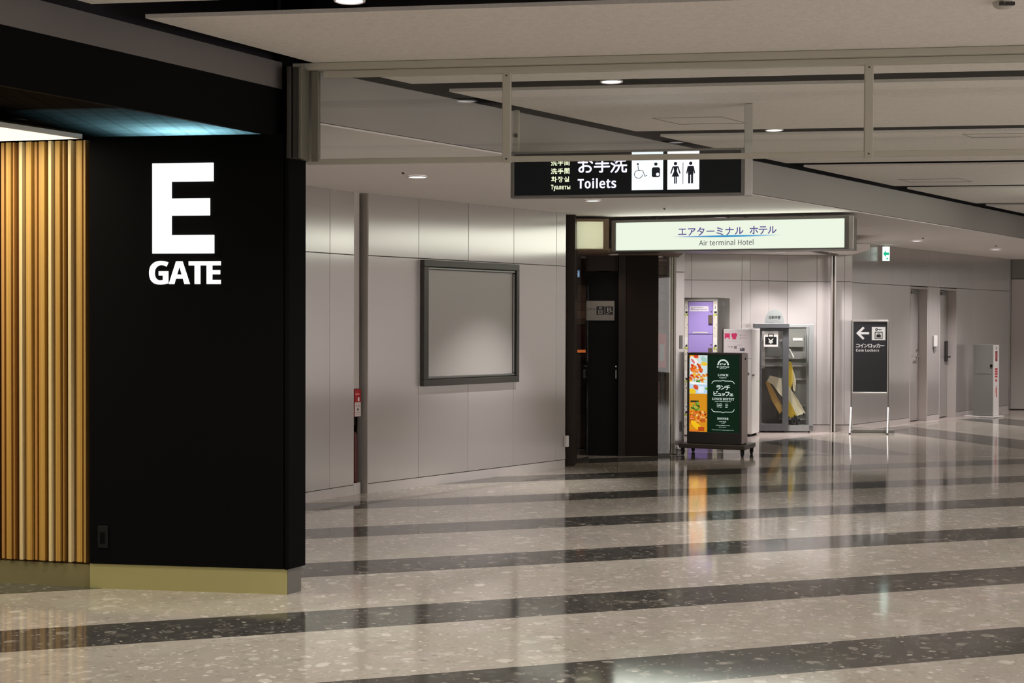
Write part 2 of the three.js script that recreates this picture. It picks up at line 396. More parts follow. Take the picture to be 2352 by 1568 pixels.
{
  const w = structure('wall_recess_slant', [3.4, 20.33], [3.97, 20.52], 'bright slanted wall panel behind the glass cabinet', 'wall');
  clad(w, [0, 0.3, 0.601], 2.6, { joint: 2.155, gap: 0.0025 });
}
const WR_A = [4.89, 20.46], WR_D = dir(38.5), wallRight = (u) => [WR_A[0] + WR_D[0] * u, WR_A[1] + WR_D[1] * u];
{
  const w = structure('wall_recess_back', [3.97, 20.52], [4.89, 20.46], 'bright pale wall beside the coin locker signboard', 'wall');
  clad(w, [0, 0.42, 0.815, 0.922], LOW_H, { joint: 2.15, gap: 0.0025 });
}
{
  const w = structure('wall_right', WR_A, wallRight(6.5), 'panelled wall on the right with two recessed doors', 'wall');
  const xs = [0, 0.6, 1.4, 2.06, 2.776, 3.243, 3.987, 4.694, 5.409, 6.09, 6.47];
  clad(w, xs, LOW_H, { joint: 2.135, skip: [3, 5], noBack: true });
  mesh('backing', [bx(0, 2.03, 0, LOW_H, -0.3, -0.022), bx(2.8, 3.21, 0, LOW_H, -0.3, -0.022), bx(4.02, 6.47, 0, LOW_H, -0.3, -0.022), bx(0, 6.47, 2.15, LOW_H, -0.3, -0.022)], M.joint, w);
  [[2.06, 2.776], [3.243, 3.987]].forEach(([a, b], i) => {
    const d = structure(`door_${i + 1}`, wallRight(0), wallRight(6), i ? 'grey door with a dark lever plate in the right wall' : 'grey door with a small hanging notice and steel lever', 'door');
    mesh('door_frame', [bx(a + 0.003, a + 0.03, 0, 2.125, -0.2, -0.001), bx(b - 0.03, b - 0.003, 0, 2.125, -0.2, -0.001), bx(a + 0.03, b - 0.03, 2.095, 2.125, -0.2, -0.001)], M.paint, d);
    mesh('leaf', bx(a + 0.033, b - 0.033, 0.012, 2.09, -0.19, -0.145, 0.002), M.panel[1], d);
    mesh('closer', bx(b - 0.4, b - 0.12, 2.02, 2.07, -0.144, -0.1, 0.006), M.grey, d);
    const hx = i ? b - 0.1 : b - 0.1;
    if (i) {
      mesh('lever_plate', bx(hx - 0.06, hx + 0.05, 0.92, 1.26, -0.144, -0.125, 0.006), M.darkFrame, d);
      mesh('lever', [cyl(0.012, 0.012, 0.05, hx, 1.0, -0.1, 12, 'z'), bx(hx - 0.11, hx + 0.012, 0.988, 1.012, -0.082, -0.064, 0.005)], M.darkFrame, d);
    } else {
      mesh('lock_rose', [cyl(0.024, 0.024, 0.012, hx, 1.03, -0.139, 16, 'z'), cyl(0.02, 0.02, 0.012, hx, 1.13, -0.139, 16, 'z')], M.steel, d);
      mesh('lever', [cyl(0.01, 0.01, 0.055, hx, 1.03, -0.11, 12, 'z'), bx(hx - 0.13, hx + 0.01, 1.02, 1.04, -0.092, -0.074, 0.005)], M.steel, d);
      mesh('kick_plate', bx(a + 0.06, b - 0.06, 0.05, 0.3, -0.1445, -0.142), M.panel[2], d);
    }
  });
  mesh('end_post', bx(6.471, 6.53, 0, LOW_H, -0.2, 0.012, 0.004), M.steel, w);
}
{
  const w = structure('wall_far', [8.98, 25.6], [12.5, 25.0], 'plain beige wall closing the passage at the far right edge', 'wall');
  mesh('panel', bx(0, 3.5, 0.02, 2.35, -0.04, 0), M.paint, w);
  mesh('head_panel', bx(0, 3.5, 2.36, LOW_H, -0.04, 0), M.grey, w);
  mesh('base_gap', bx(0, 3.5, 0, 0.019, -0.04, -0.01), M.joint, w);
}
/* walls outside the frame that close the hall */
{
  const w = structure('wall_shops', [8.2, 19], [8.2, -9], 'shop side wall of the hall opposite the gate', 'wall');
  mesh('wall_face', bx(0, 28, 0, 3.5, -0.2, 0), M.paint, w);
  const b = structure('wall_behind', [12.6, -8.8], [-7, -8.8], 'end wall of the hall behind the viewpoint', 'wall');
  mesh('wall_face', bx(0, 19.6, 0, 3.5, -0.2, 0), M.paint, b);
  const l = structure('wall_gate', [-6.8, -9], [-6.8, 9], 'side wall of the hall behind the wooden slats', 'wall');
  mesh('wall_face', bx(0, 18, 0, 3.5, -0.2, 0), M.brown, l);
  const k = structure('wall_gate_back', [-2.0, 12], [-1.42, 8.6], 'hidden wall between the gate block and the panelled wall', 'wall');
  mesh('wall_face', bx(0, 3.4, 0, 3.5, -0.1, 0), M.paint, k);
  const f = structure('wall_end', [12.6, 29.5], [12.6, 19], 'outer wall of the far passage', 'wall');
  mesh('wall_face', bx(0, 10.5, 0, 3.5, -0.2, 0), M.paint, f);
}

/* ------------------------------------------------------------------ gate E on the left */
const GA = [-2.447, 8.229], GB = [-1.27, 8.05];
{
  const g = thing('gate_sign_wall', GA, GB, 'tall black gate block with glowing letter E over the word GATE', 'sign wall');
  const L = Math.hypot(GB[0] - GA[0], GB[1] - GA[1]);
  mesh('panel', bx(0.002, L - 0.024, 0.146, 2.612, -0.05, 0, 0.002), M.black, g);
  mesh('corner_post', bx(L - 0.016, L + 0.004, 0.142, 2.612, -0.011, 0.002, 0.003), M.black, g);
  mesh('core', bx(0.01, L - 0.22, 0.15, 2.4, -0.9, -0.06), M.black, g);
  mesh('cyan_baffle', bx(0.004, 0.02, 2.4, 2.6, -0.9, -0.06), M.black, g);  // unseen baffle added to hold the cyan light back on the left
  mesh('back_lip', bx(0.01, L - 0.22, 2.4, 2.56, -0.9, -0.82), M.black, g);
  // its end face is turned a little to the viewer: outlines in the block's own plan
  const own = (pts, h0, h1) => slab(pts.map(([x, z]) => [x, z]), h0, h1);
  mesh('side_panel', own([[L - 0.02, 0.012], [L + 0.006, 0.006], [L + 0.058, 0.155], [L - 0.16, 0.7], [L - 0.21, 0.7], [L - 0.21, 0.06], [L - 0.02, 0.06]], 0.145, 2.612), M.black, g);
  mesh('plinth', own([[0, 0.01], [L - 0.004, 0.01], [L + 0.034, 0.13], [L - 0.2, 0.72], [0, 0.72]], 0, 0.143), M.brass, g, 'brass coloured plinth');
  mesh('plinth_end', own([[L - 0.003, 0.011], [L - 0.001, 0.01], [L + 0.04, 0.13], [L + 0.036, 0.132]], 0, 0.142), M.greyMetal, g, 'end of the plinth with its greyer reflection put into the colour');  // same metal as the plinth; its greyer reflection is put into the colour
  // the letter E, raised and lit
  const k = 0.6358e-3, x0 = 0.393, y0 = 1.94;
  const e = [[0, 0], [569, 0], [569, 158], [171, 158], [171, 340], [530, 340], [530, 486], [171, 486], [171, 645], [563, 645], [563, 803], [0, 803]].map(([a, b]) => [x0 + a * k * 1.005, y0 + b * k]);
  const lit = glow([1, 1, 1], 1.35);
  mesh('letter', flat(e, 0.012, 0.002).translate(0, 0, 0.003), lit, g, 'glowing white letter E');
  const font = await new FontLoader().loadAsync('fonts/droid/droid_sans_bold.typeface.json');
  const spans = [[0.371, 0.4835], [0.4895, 0.613], [0.6085, 0.7105], [0.716, 0.797]];
  [...'GATE'].forEach((ch, i) => {
    const t = new TextGeometry(ch, { font, size: 1, depth: 1, curveSegments: 8, bevelEnabled: true, bevelSize: 0.004, bevelThickness: 0.02, bevelSegments: 1 });
    t.computeBoundingBox();
    const b = t.boundingBox, [a, c] = spans[i];
    const lo = ch === 'G' ? 1.7605 : 1.763, hi = ch === 'G' ? 1.8955 : 1.893;
    t.translate(-b.min.x, -b.min.y, -b.min.z).scale((c - a) / (b.max.x - b.min.x), (hi - lo) / (b.max.y - b.min.y), 0.012 / (b.max.z - b.min.z)).translate(a, lo, 0.002);
    mesh('letter', t, lit, g, `glowing white letter ${ch}`);
  });
  areaLight(g, 0.36, 0.5, 0.58, 2.19, 0.03, LUX.gate * 0.5, [1, 1, 1]);
  areaLight(g, 0.42, 0.13, 0.585, 1.83, 0.03, LUX.gate * 0.5, [1, 1, 1]);
  // cyan lamp standing in the hollow top
  const lamp = thing('cove_lamp', GA, GB, 'cyan uplight hidden in the hollow top of the black gate block', 'lamp');
  mesh('lamp_body', bx(0.14, 0.54, 2.402, 2.44, -0.68, -0.58, 0.004), M.greyMetal, lamp);
  mesh('lamp_face', bx(0.16, 0.52, 2.441, 2.445, -0.67, -0.59), glow([0.2, 0.75, 1], 1), lamp, 'glowing cyan face');
  areaLight(lamp, 0.34, 0.07, 0.34, 2.45, -0.63, LUX.cyan * 1700, [0.25, 0.7, 1.15], Math.PI / 2 + 0.35, 0);
}
{ // socket on the gate block
  const s = thing('wall_socket', GA, GB, 'small black socket plate low on the black gate block', 'socket');
  mesh('cover_plate', bx(0.054, 0.117, 0.238, 0.366, 0.001, 0.008, 0.003), M.socket, s);
  mesh('insert', bx(0.07, 0.098, 0.265, 0.33, 0.0082, 0.0105, 0.001), M.black, s);
}
{ // slatted wood wall
  const w = structure('wall_slats', GA, [GA[0] + 0.97, GA[1] - 0.243], 'wall of upright wooden slats of mixed width left of the gate sign', 'wall');
  mesh('backing', bx(-3.2, -0.004, 0.1, 2.6, -0.12, -0.06), std({ color: rgb(0.12, 0.05, 0.012), roughness: 0.7 }), w);
  mesh('plinth', bx(-3.2, -0.002, 0, 0.132, -0.12, -0.035), std({ color: rgb(0.3, 0.26, 0.12), roughness: 0.45, metalness: 0.4 }), w, 'metal plinth darkened for the shade of the slats');  // shadow of the slats put into a darker plinth colour
  const tones = {
    g: std({ map: wood('#cda24c', '#a0742c'), roughness: 0.55 }), o: std({ map: wood('#cc9a50', '#94642c'), roughness: 0.55 }), c: std({ map: wood('#ead9a8', '#c9ae74'), roughness: 0.55 }),
    t: std({ map: wood('#bd954c', '#805a26'), roughness: 0.55 }), b: std({ map: wood('#6e4519', '#41240a'), roughness: 0.6 }),
  };
  const S = 2.62e-3, list = [[205, 199, 'b', 2], [194, 188, 't', 4], [183, 168, 'g', 3], [160, 152, 'c', 5], [152, 146, 't', 2], [139, 134, 't', 3], [130, 118, 'g', 4], [118, 111, 'b', 1], [111, 103, 'c', 5], [103, 99, 't', 3], [92, 77, 'g', 4], [71, 64, 'o', 3], [64, 60, 't', 1.5], [60, 46, 'g', 4.5], [46, 39, 'b', 1], [38, 30, 'c', 5], [30, 24, 'o', 3], [22, 17, 'b', 1], [16, 12, 'o', 4], [7, -6, 'g', 4]];
  const put = (a, b, t, z) => mesh('slat', bx((b - 205) * S, (a - 205) * S - 0.002, 0.146, 2.598, -0.06, -0.052 + z * 0.0095, 0.0015), tones[t], w);
  for (const [a, b, t, z] of list) put(a, b, t, z);
  for (let x = -12; x > -1000;) { const wd = rr(5, 15); put(x, x - wd, 'ggoctb'[Math.floor(rnd() * 6)], rr(2, 5)); x -= wd + rr(3, 8); }
}
{ // header over the gate and its soffit
  const from = [HEAD_A[0] - HEAD_D[0] * 9, HEAD_A[1] - HEAD_D[1] * 9];
  const h = structure('gate_header', from, HEAD_A, 'long black header beam over the gate opening', 'beam');
  mesh('header_board', bx(0, 9, 2.6, 2.868, -0.03, 0, 0.002), M.black, h);
  mesh('fascia', bx(0, 9, 2.871, 3.022, -0.14, 0), std({ color: rgb(0.125, 0.111, 0.104), roughness: 0.5 }), h, 'grey fascia above the black header');  // unlit look put into a darker grey than the bulkhead fascia
  mesh('upstand', bx(0, 9, 3.023, 3.49, -0.14, -0.06), M.plenum, h);
  mesh('return_panel', slab([[-1.318, 8.1], [-1.236, 8.195], [-1.42, 9.6], [-1.52, 9.6]], 2.614, 3.49), M.black, structure('gate_return', [0, 0], null, 'black return panel closing the right end of the gate header', 'panel'));
  const s = structure('gate_soffit', [0, 0], null, 'dark plank soffit above the gate and slat wall', 'soffit');
  const area = leftOf([[-6.8, 1], [-1.0, 1], [-1.0, 10], [-6.8, 10]], HEAD_A, HEAD_D, -0.145);
  for (let v = 2; v < 9.9; v += 0.15) {
    const p = clip(clip(area, N[0], N[1], v + 0.002), -N[0], -N[1], -(v + 0.148));
    if (p.length > 2) mesh('plank', slab(p, 2.72, 2.74), M.soffit, s);
  }
  mesh('soffit_deck', slab(area, 2.742, 2.8), M.plenum, s);
}
{ // luminous ceiling panel over the slats
  const c = thing('light_panel', [0, 0], null, 'bright warm luminous ceiling panel above the wooden slats', 'light');
  const D = dir(30), A = [-2.478, 8.2], back = [A[0] - D[0] * 3.4, A[1] - D[1] * 3.4];
  const poly = [A, [A[0] - 0.01, A[1] + 0.03], [-6.2, 9.13], [-6.2, back[1]], back];
  mesh('casing', slab(poly, 2.621, 2.634), M.soffit, c);
  for (const [x, d] of [[-3.2, 8.2], [-3.4, 6.9], [-4.8, 8.2], [-4.8, 6.4]]) mesh('hanger', cyl(0.006, 0.006, 0.086, x, 2.677, -d, 10), M.darkFrame, c);
  mesh('trim', bx(0, 3.4, 2.598, 2.624, -0.012, 0.003), M.rail, c).position.set(0, 0, 0);
  const t = c.children[c.children.length - 1];
  t.position.copy(P(back[0], back[1])); t.rotation.y = Math.atan2(D[1], D[0]);
  mesh('diffuser', slab(leftOf(poly, A, D, -0.01), 2.602, 2.62), glow([1, 0.955, 0.84], 0.98), c);
  const l = areaLight(c, 2.2, 0.42, -3.66, 2.598, -8.08, LUX.cove, [1, 0.9, 0.7], -Math.PI / 2, 0);
  l.rotation.z = -0.2;
  const m = areaLight(c, 2.4, 1.2, -4.7, 2.598, -6.9, LUX.cove * 0.8, [1, 0.9, 0.7], -Math.PI / 2, 0);
  m.rotation.z = 0;
}
{ // recessed fitting in the soffit
  const s = thing('soffit_downlight', [-2.885, 8.3], null, 'unlit round downlight in the dark gate soffit', 'downlight', { h: 2.705 });
  mesh('rim', new THREE.TorusGeometry(0.05, 0.008, 8, 28).rotateX(Math.PI / 2).translate(0, 0.015, 0), M.darkFrame, s);
  mesh('baffle', cyl(0.045, 0.03, 0.012, 0, 0.008, 0, 20), M.black, s);
}

/* ------------------------------------------------------------------ glass smoke barrier */
{
  const A = [-1.353, 8.241], B = [A[0] + U[0], A[1] + U[1]];
  const b = thing('smoke_barrier', A, B, 'long glass smoke barrier hanging from the ceiling in beige metal rails', 'smoke barrier');
  const E = 8.6;
  mesh('top_rail', [bx(0, E, 2.99, 3.029, -0.05, 0.06, 0.004), bx(0.27, E, 2.952, 2.989, -0.02, 0.02, 0.003)], M.rail, b);
  mesh('bottom_rail', bx(0.17, E, 2.455, 2.485, -0.018, 0.018, 0.003), M.rail, b);
  const posts = [1.335, 3.325, 5.315, 7.3];
  for (const x of posts) {
    const p = mesh('post', bx(x - 0.0235, x + 0.0235, 2.45, 2.955, -0.021, 0.021, 0.003), M.rail, b);
    for (const y of [2.938, 2.47]) mesh('screw', cyl(0.005, 0.005, 0.004, x, y, 0.022, 10, 'z'), M.darkFrame, p);
  }
  const edges = [0.245, ...posts.flatMap((x) => [x - 0.022, x + 0.022]), E];
  for (let i = 0; i < edges.length; i += 2) mesh('pane', bx(edges[i], edges[i + 1], 2.483, 2.954, -0.003, 0.003).clone(), M.glass, b);
  mesh('end_channel', [bx(0.107, 0.13, 2.472, 2.989, -0.05, 0.19, 0.003), bx(0.134, 0.168, 2.472, 2.989, -0.045, 0.165, 0.003)], std({ color: rgb(0.07, 0.066, 0.055), roughness: 0.35, metalness: 0.5 }), b, 'metal channel at the left end darkened for its dark reflection');  // dark surroundings mirrored in the metal, put into its colour
  mesh('end_stile', [bx(0.172, 0.19, 2.472, 2.989, -0.03, 0.18, 0.003), bx(0.203, 0.244, 2.47, 2.989, -0.02, 0.026, 0.003)], std({ color: rgb(0.2, 0.19, 0.15), roughness: 0.35, metalness: 0.5 }), b);
  mesh('end_plate', bx(0.03, 0.112, 2.56, 2.989, -0.09, -0.03), M.black, b);
}

/* ------------------------------------------------------------------ hanging toilet sign */
{
  const A = [0, 9.912], B = [1.6, 9.6];
  const s = thing('toilet_sign', A, B, 'hanging black light-box sign reading Toilets with lavatory pictograms', 'sign');
  const K = 1 / Math.cos(Math.atan2(0.312, 1.6)), u = (X) => X * K;
  const W = u(1.54) - u(0.014), H = 0.284;
  const pic = (lit) => canvas(2048, 384, (g, w, h) => {
    const kx = w / W, ky = h / H, X = (m) => (u(m) - u(0.014)) * kx, Y = (m) => (2.716 - m) * ky;
    g.fillStyle = '#060708'; g.fillRect(0, 0, w, h);
    const soft = '#e8f2c8', blue = '#e8e4ff';
    const small = (t, y) => glyphs(g, t, X(0.266), Y(y), 0.042 * ky, 0.0455 * kx, 6.4, soft);
    small('洗手间', 2.674); small('洗手間', 2.617); small('화장실', 2.559);
    words(g, 'Туалеты', X(0.266), Y(2.47), 0.045 * ky, soft, 'sans-serif', 'left', 'bold', 0.138 * kx);
    glyphs(g, 'お手洗', X(0.444), Y(2.686), 0.112 * ky, 0.116 * kx, 17, blue);
    words(g, 'Toilets', X(0.448), Y(2.474), 0.092 * ky, blue, 'sans-serif', 'left', 'bold', 0.272 * kx);
    for (const [a, b] of [[0.816, 1.027], [1.055, 1.267]]) { g.fillStyle = a < 1 ? '#e4eef4' : '#f6f6ff'; g.fillRect(X(a), 0, X(b) - X(a), Y(2.456)); }
    const ink = '#14161c';
    // wheelchair user
    g.strokeStyle = ink; g.lineWidth = 5; g.lineCap = 'round';
    g.beginPath(); g.arc(X(0.862), Y(2.565), 0.027 * ky, 0.2, 5.2); g.stroke();
    g.beginPath(); g.moveTo(X(0.858), Y(2.622)); g.lineTo(X(0.863), Y(2.59)); g.lineTo(X(0.891), Y(2.588)); g.lineTo(X(0.905), Y(2.55)); g.lineTo(X(0.918), Y(2.557)); g.stroke();
    g.fillStyle = ink; g.beginPath(); g.arc(X(0.857), Y(2.634), 0.0065 * ky, 0, 7); g.fill();
    // ostomate figure
    g.beginPath(); g.arc(X(0.978), Y(2.632), 0.011 * ky, 0, 7); g.fill();
    g.beginPath(); g.roundRect(X(0.951), Y(2.61), 0.056 * kx, 0.067 * ky, 18); g.fill();
    g.fillStyle = '#e4eef4'; g.beginPath(); g.arc(X(0.99), Y(2.562), 0.011 * ky, 0, 7); g.fill();
    person(g, X(1.109), Y(2.497), 0.148 * ky, true, ink);
    person(g, X(1.21), Y(2.497), 0.148 * ky, false, ink);
    g.fillStyle = ink; g.fillRect(X(1.159) - 2, Y(2.64), 5, 0.146 * ky);
  });
  pictured('sign_face', u(0.014), u(1.54), 2.432, 2.716, -0.06, 0, screen(pic(), 1.15), M.blackGloss, s, 'black lit face with white lettering and pictograms');
  mesh('frame', [bx(u(-0.012), u(0.013), 2.414, 2.732, -0.09, 0.01, 0.003), bx(u(1.541), u(1.56), 2.414, 2.732, -0.09, 0.01, 0.003), bx(u(0.013), u(1.541), 2.414, 2.431, -0.09, 0.01, 0.003), bx(u(0.013), u(1.541), 2.717, 2.732, -0.09, 0.01, 0.003)], M.greyMetal, s);
  mesh('back_plate', bx(u(0.0), u(1.55), 2.42, 2.73, -0.092, -0.061), M.greyMetal, s);
  mesh('hanger_post', bx(u(0.004), u(0.038), 2.732, 3.029, -0.06, -0.02, 0.003), M.rail, s);
  mesh('hanger_post', bx(u(1.562), u(1.616), 2.41, 3.029, -0.085, 0.0, 0.004), M.steel, s);
  mesh('clip', bx(u(0.012), u(0.032), 2.836, 2.862, -0.018, -0.004, 0.003), M.darkFrame, s);
  areaLight(s, 0.46, 0.26, u(1.04), 2.58, 0.014, LUX.toilets, [0.92, 0.95, 1]);
}

/* ------------------------------------------------------------------ hotel light-box sign */
{
  const A = [1.092, 15.655], B = [3.552, 14.833], L = Math.hypot(2.46, 0.822);
  const s = thing('hotel_sign', A, B, 'long white light-box sign reading Air terminal Hotel over the entrance', 'sign');
  const y0 = 2.325, y1 = 2.672, fy0 = 2.342, fy1 = 2.645, fx0 = 0.05, fx1 = L - 0.09;
  const face = canvas(2048, 256, (g, w, h) => {
    g.fillStyle = '#f0fae6'; g.fillRect(0, 0, w, h);
    const px = (x) => ((x - 1415) / 527) * w, k = w / 527;
    glyphs(g, 'エアターミナル', px(1563), h * 0.2, 82, 22.0 * k, 9, '#54468f');
    glyphs(g, 'ホテル', px(1729), h * 0.19, 82, 20.6 * k, 9, '#54468f');
    const grd = g.createLinearGradient(px(1550), 0, px(1806), 0);
    grd.addColorStop(0, '#8a96d8'); grd.addColorStop(0.5, '#1487c4'); grd.addColorStop(1, '#a9c8ee');
    g.fillStyle = grd; g.beginPath(); g.moveTo(px(1550), h * 0.535); g.quadraticCurveTo(px(1678), h * 0.5, px(1806), h * 0.53); g.quadraticCurveTo(px(1678), h * 0.62, px(1550), h * 0.535); g.fill();
    words(g, 'Air terminal Hotel', px(1613), h * 0.865, 66, '#4a4550', 'sans-serif', 'left', '', 127 * k);
  });
  pictured('sign_face', fx0, fx1, fy0, fy1, -0.02, 0.002, screen(face, 0.86), M.white, s, 'glowing white face with violet lettering');
  mesh('casing', [bx(0, fx0 - 0.001, y0, y1, -0.42, 0.012, 0.004), bx(fx1 + 0.001, L, y0, y1, -0.42, 0.012, 0.004), bx(fx0, fx1, y0, fy0 - 0.001, -0.42, 0.01, 0.002), bx(fx0, fx1, fy1 + 0.001, y1, -0.42, 0.01, 0.002), bx(fx0, fx1, fy0, fy1, -0.42, -0.4)], M.greyMetal, s);
  mesh('end_cap', bx(L - 0.045, L + 0.002, y0 - 0.003, y1 + 0.003, -0.1, 0.016, 0.006), M.steel, s);
  mesh('hanging_rail', [bx(-0.03, L - 0.1, 2.6925, 2.699, -0.03, -0.02), ...[0.49, 1.27, 1.45, 2.06].map((x) => bx(x, x + 0.02, 2.673, 2.709, -0.032, -0.018))], M.darkFrame, s);
  areaLight(s, fx1 - fx0, fy1 - fy0, (fx0 + fx1) / 2, (fy0 + fy1) / 2, 0.016, LUX.hotel, [0.95, 1, 0.86]);
}

/* ------------------------------------------------------------------ dark hotel entrance */
{
  const c = structure('entrance_column', [0.585, 15.345], [0.676, 15.332], 'slim dark brown column at the end of the panelled wall', 'column');
  mesh('shaft', bx(0, 0.092, 0, LOW_H, -0.3, 0, 0.003), M.brown, c);
  const t = thing('sign_reflection_box', [0.68, 15.5], [1.06, 15.5], 'small frosted light box added in place of a reflection of the hotel sign', 'light');  // glowing box added where the hotel sign would be mirrored
  mesh('casing', [bx(0, 0.31, 2.65, 2.68, -0.2, 0), bx(0, 0.31, 2.335, 2.352, -0.2, 0), bx(0.311, 0.372, 2.335, 2.68, -0.2, 0.004), bx(0, 0.31, 2.352, 2.65, -0.2, -0.19), bx(-0.01, 0, 2.335, 2.68, -0.2, 0)], std({ color: rgb(0.2, 0.14, 0.08), roughness: 0.5 }), t);
  mesh('diffuser', bx(0.001, 0.309, 2.353, 2.649, -0.012, -0.006), std({ color: rgb(0.86, 0.89, 0.81), transmission: 0.6, roughness: 1, thickness: 0 }), t);
  const bulb = mesh('bulb', new THREE.SphereGeometry(0.022, 16, 12).translate(0.15, 2.51, -0.13), glow([0.9, 1, 0.75], 2), t);
  const pl = new THREE.PointLight(rgb(0.96, 1, 0.9), LUX.transom); pl.position.set(0.15, 2.51, -0.13); pl.castShadow = true; t.add(pl);
}
{
  const s = structure('entrance_soffit', [0, 0], null, 'low brown soffit inside the hotel entrance', 'soffit');
  mesh('soffit_board', slab([[0.62, 15.7], [1.9, 15.62], [1.98, 17.0], [0.6, 17.0]], 2.33, 2.336 + 0.03), M.pinkSoffit, s);
  const w = structure('wall_entrance', [1.232, 16.5], [1.697, 16.5], 'dark stone wall panel and jamb of the hotel entrance', 'wall');
  mesh('jamb', bx(0, 0.086, 0, 2.33, -0.2, 0.02, 0.004), std({ color: rgb(0.022, 0.017, 0.014), roughness: 0.4, specularIntensity: 0.4 }), w);
  mesh('stone_panel', bx(0.09, 0.465, 0, 2.33, -0.2, 0, 0.003), M.brownStone, w);
  const d = structure('door_3', [0.86, 16.56], [1.23, 16.56], 'black entrance door with a grey pictogram plate', 'door');
  mesh('leaf', bx(0, 0.37, 0.005, 2.14, -0.05, 0, 0.002), M.blackGloss, d);
  mesh('transom_panel', bx(0, 0.37, 2.15, 2.33, -0.05, 0), M.brown, d);
  mesh('handle', [rod([0.35, 0.9, 0.03], [0.35, 1.0, 0.03], 0.006), rod([0.35, 0.91, 0], [0.35, 0.91, 0.03], 0.005), rod([0.35, 0.99, 0], [0.35, 0.99, 0.03], 0.005)], M.chrome, d);
  mesh('lock', cyl(0.009, 0.009, 0.01, 0.35, 1.04, 0.005, 14, 'z'), M.chrome, d);
  const plate = thing('direction_plate', [0.86, 16.553], [1.23, 16.553], 'grey direction plate with locker and escalator pictograms on the black door', 'sign');
  const pic = canvas(512, 352, (g, W, H) => {
    g.fillStyle = '#7a7a75'; g.fillRect(0, 0, W, H);
    glyphs(g, 'コイン', 0, 120, 56, 56, 9, '#26262a');
    for (const x of [186, 342]) { g.fillStyle = '#08080a'; g.fillRect(x, 98, 146, 152); }
    g.strokeStyle = '#a8a8a4'; g.lineWidth = 8; g.strokeRect(226, 168, 64, 60); g.beginPath(); g.moveTo(226, 198); g.lineTo(290, 198); g.stroke();
    g.strokeRect(244, 118, 30, 26);
    g.beginPath(); g.moveTo(360, 234); g.lineTo(392, 228); g.lineTo(446, 186); g.lineTo(474, 186); g.stroke();
    for (const x of [392, 434]) { g.fillStyle = '#a8a8a4'; g.beginPath(); g.arc(x, 126, 9, 0, 7); g.fill(); g.fillRect(x - 9, 138, 18, 56 - (x > 400 ? 16 : 0)); }
  });
  pictured('plate', 0.002, 0.33, 1.575, 1.802, 0, 0.006, print(pic), M.grey, plate);
}
function shopSlice(A, B, label, i) {                            // what shows through the narrow side panes
  const w = structure('wall_shop', A, B, label, 'wall');
  const L = Math.hypot(B[0] - A[0], B[1] - A[1]);
  const tones = [[0.2, 0.115, 0.085], [0.16, 0.095, 0.07], [0.24, 0.15, 0.115]].map((c) => std({ color: rgb(...c), roughness: 0.6 }));
  for (let k = 0, y = 0.02; y < 2.3; k++, y += 0.105) mesh('board', bx(0, L, y, y + 0.1, -0.03, -rr(0, 0.006), 0.002), tones[Math.floor(rnd() * 3)], w);
  mesh('backing', bx(0, L, 0, 2.33, -0.06, -0.031), M.joint, w);
}
shopSlice([0.62, 17.4], [1.05, 17.4], 'brown boarded shop wall seen through the left side pane', 0);
shopSlice([1.58, 17.0], [1.858, 17.0], 'brown boarded shop wall seen through the right side pane', 1);
for (const [x, d, label, side] of [[0.682, 15.6, 'narrow tall glass side pane beside the dark column', 0], [1.7, 16.52, 'narrow tall glass side pane right of the dark stone panel', 1]]) {
  const p = thing('side_pane', [x, d], side ? [x + 0.14, d + 0.02] : [x + 0.175, d + 0.5], label, 'glass panel');
  const L = side ? 0.14 : 0.54;
  mesh('pane', bx(0, L, 0.01, 2.32, -0.004, 0.004), M.glass, p);
  mesh('shoe', bx(0, L, 0, 0.03, -0.012, 0.012), M.darkFrame, p);
}
{
  const sh = thing('shop_shelf', [0.68, 17.2], [0.98, 17.2], 'orange lit shelf edge seen through the left side pane', 'shelf');
  mesh('board', bx(0, 0.3, 1.165, 1.185, -0.18, 0, 0.002), M.brown, sh);
  mesh('light_strip', bx(0.01, 0.29, 1.187, 1.22, -0.02, 0, 0.002), glow([1, 0.22, 0.05], 0.55), sh);
  const bl = thing('lit_pictogram', [0.735, 17.3], [0.82, 17.3], 'small blue lit pictogram sign seen through the left side pane', 'sign');
  const bp = canvas(128, 128, (g, W, H) => { g.fillStyle = '#6f9fd0'; g.fillRect(0, 0, W, H); g.strokeStyle = '#f2f8ff'; g.lineWidth = 10; for (const x of [38, 92]) { g.beginPath(); g.arc(x, 40, 20, 0, 5); g.stroke(); g.strokeRect(x - 18, 74, 36, 34); } });
  pictured('sign_face', 0, 0.085, 2.1, 2.185, -0.02, 0, screen(bp, 0.7), M.darkFrame, bl);
  mesh('bracket', bx(0.03, 0.055, 2.11, 2.17, -0.06, -0.021), M.darkFrame, bl);
  const pk = thing('gift_box', [0.77, 17.15], [0.9, 17.15], 'dull red gift box standing on the orange shelf', 'box', { group: 'goods in the shop' });
  mesh('box_body', bx(0.02, 0.11, 1.222, 1.504, -0.1, 0, 0.004), M.darkRed, pk);
  mesh('lid', bx(0.018, 0.112, 1.505, 1.53, -0.102, 0.002, 0.003), M.brown, pk);
  const sh2 = thing('display_stand', [1.69, 16.78], [1.85, 16.78], 'red shop display stand seen through the right side pane', 'stand');
  mesh('stand_body', bx(0, 0.13, 1.02, 1.42, -0.15, 0, 0.004), std({ color: rgb(0.3, 0.05, 0.045), roughness: 0.5 }), sh2);
  mesh('card', bx(0.05, 0.11, 1.1, 1.3, 0.001, 0.006), M.grey, sh2);
  mesh('stem', bx(0.07, 0.11, 0.03, 1.02, -0.1, -0.05), M.darkFrame, sh2);
  mesh('foot', bx(0.01, 0.12, 0, 0.03, -0.15, -0.02, 0.004), M.darkFrame, sh2);
}
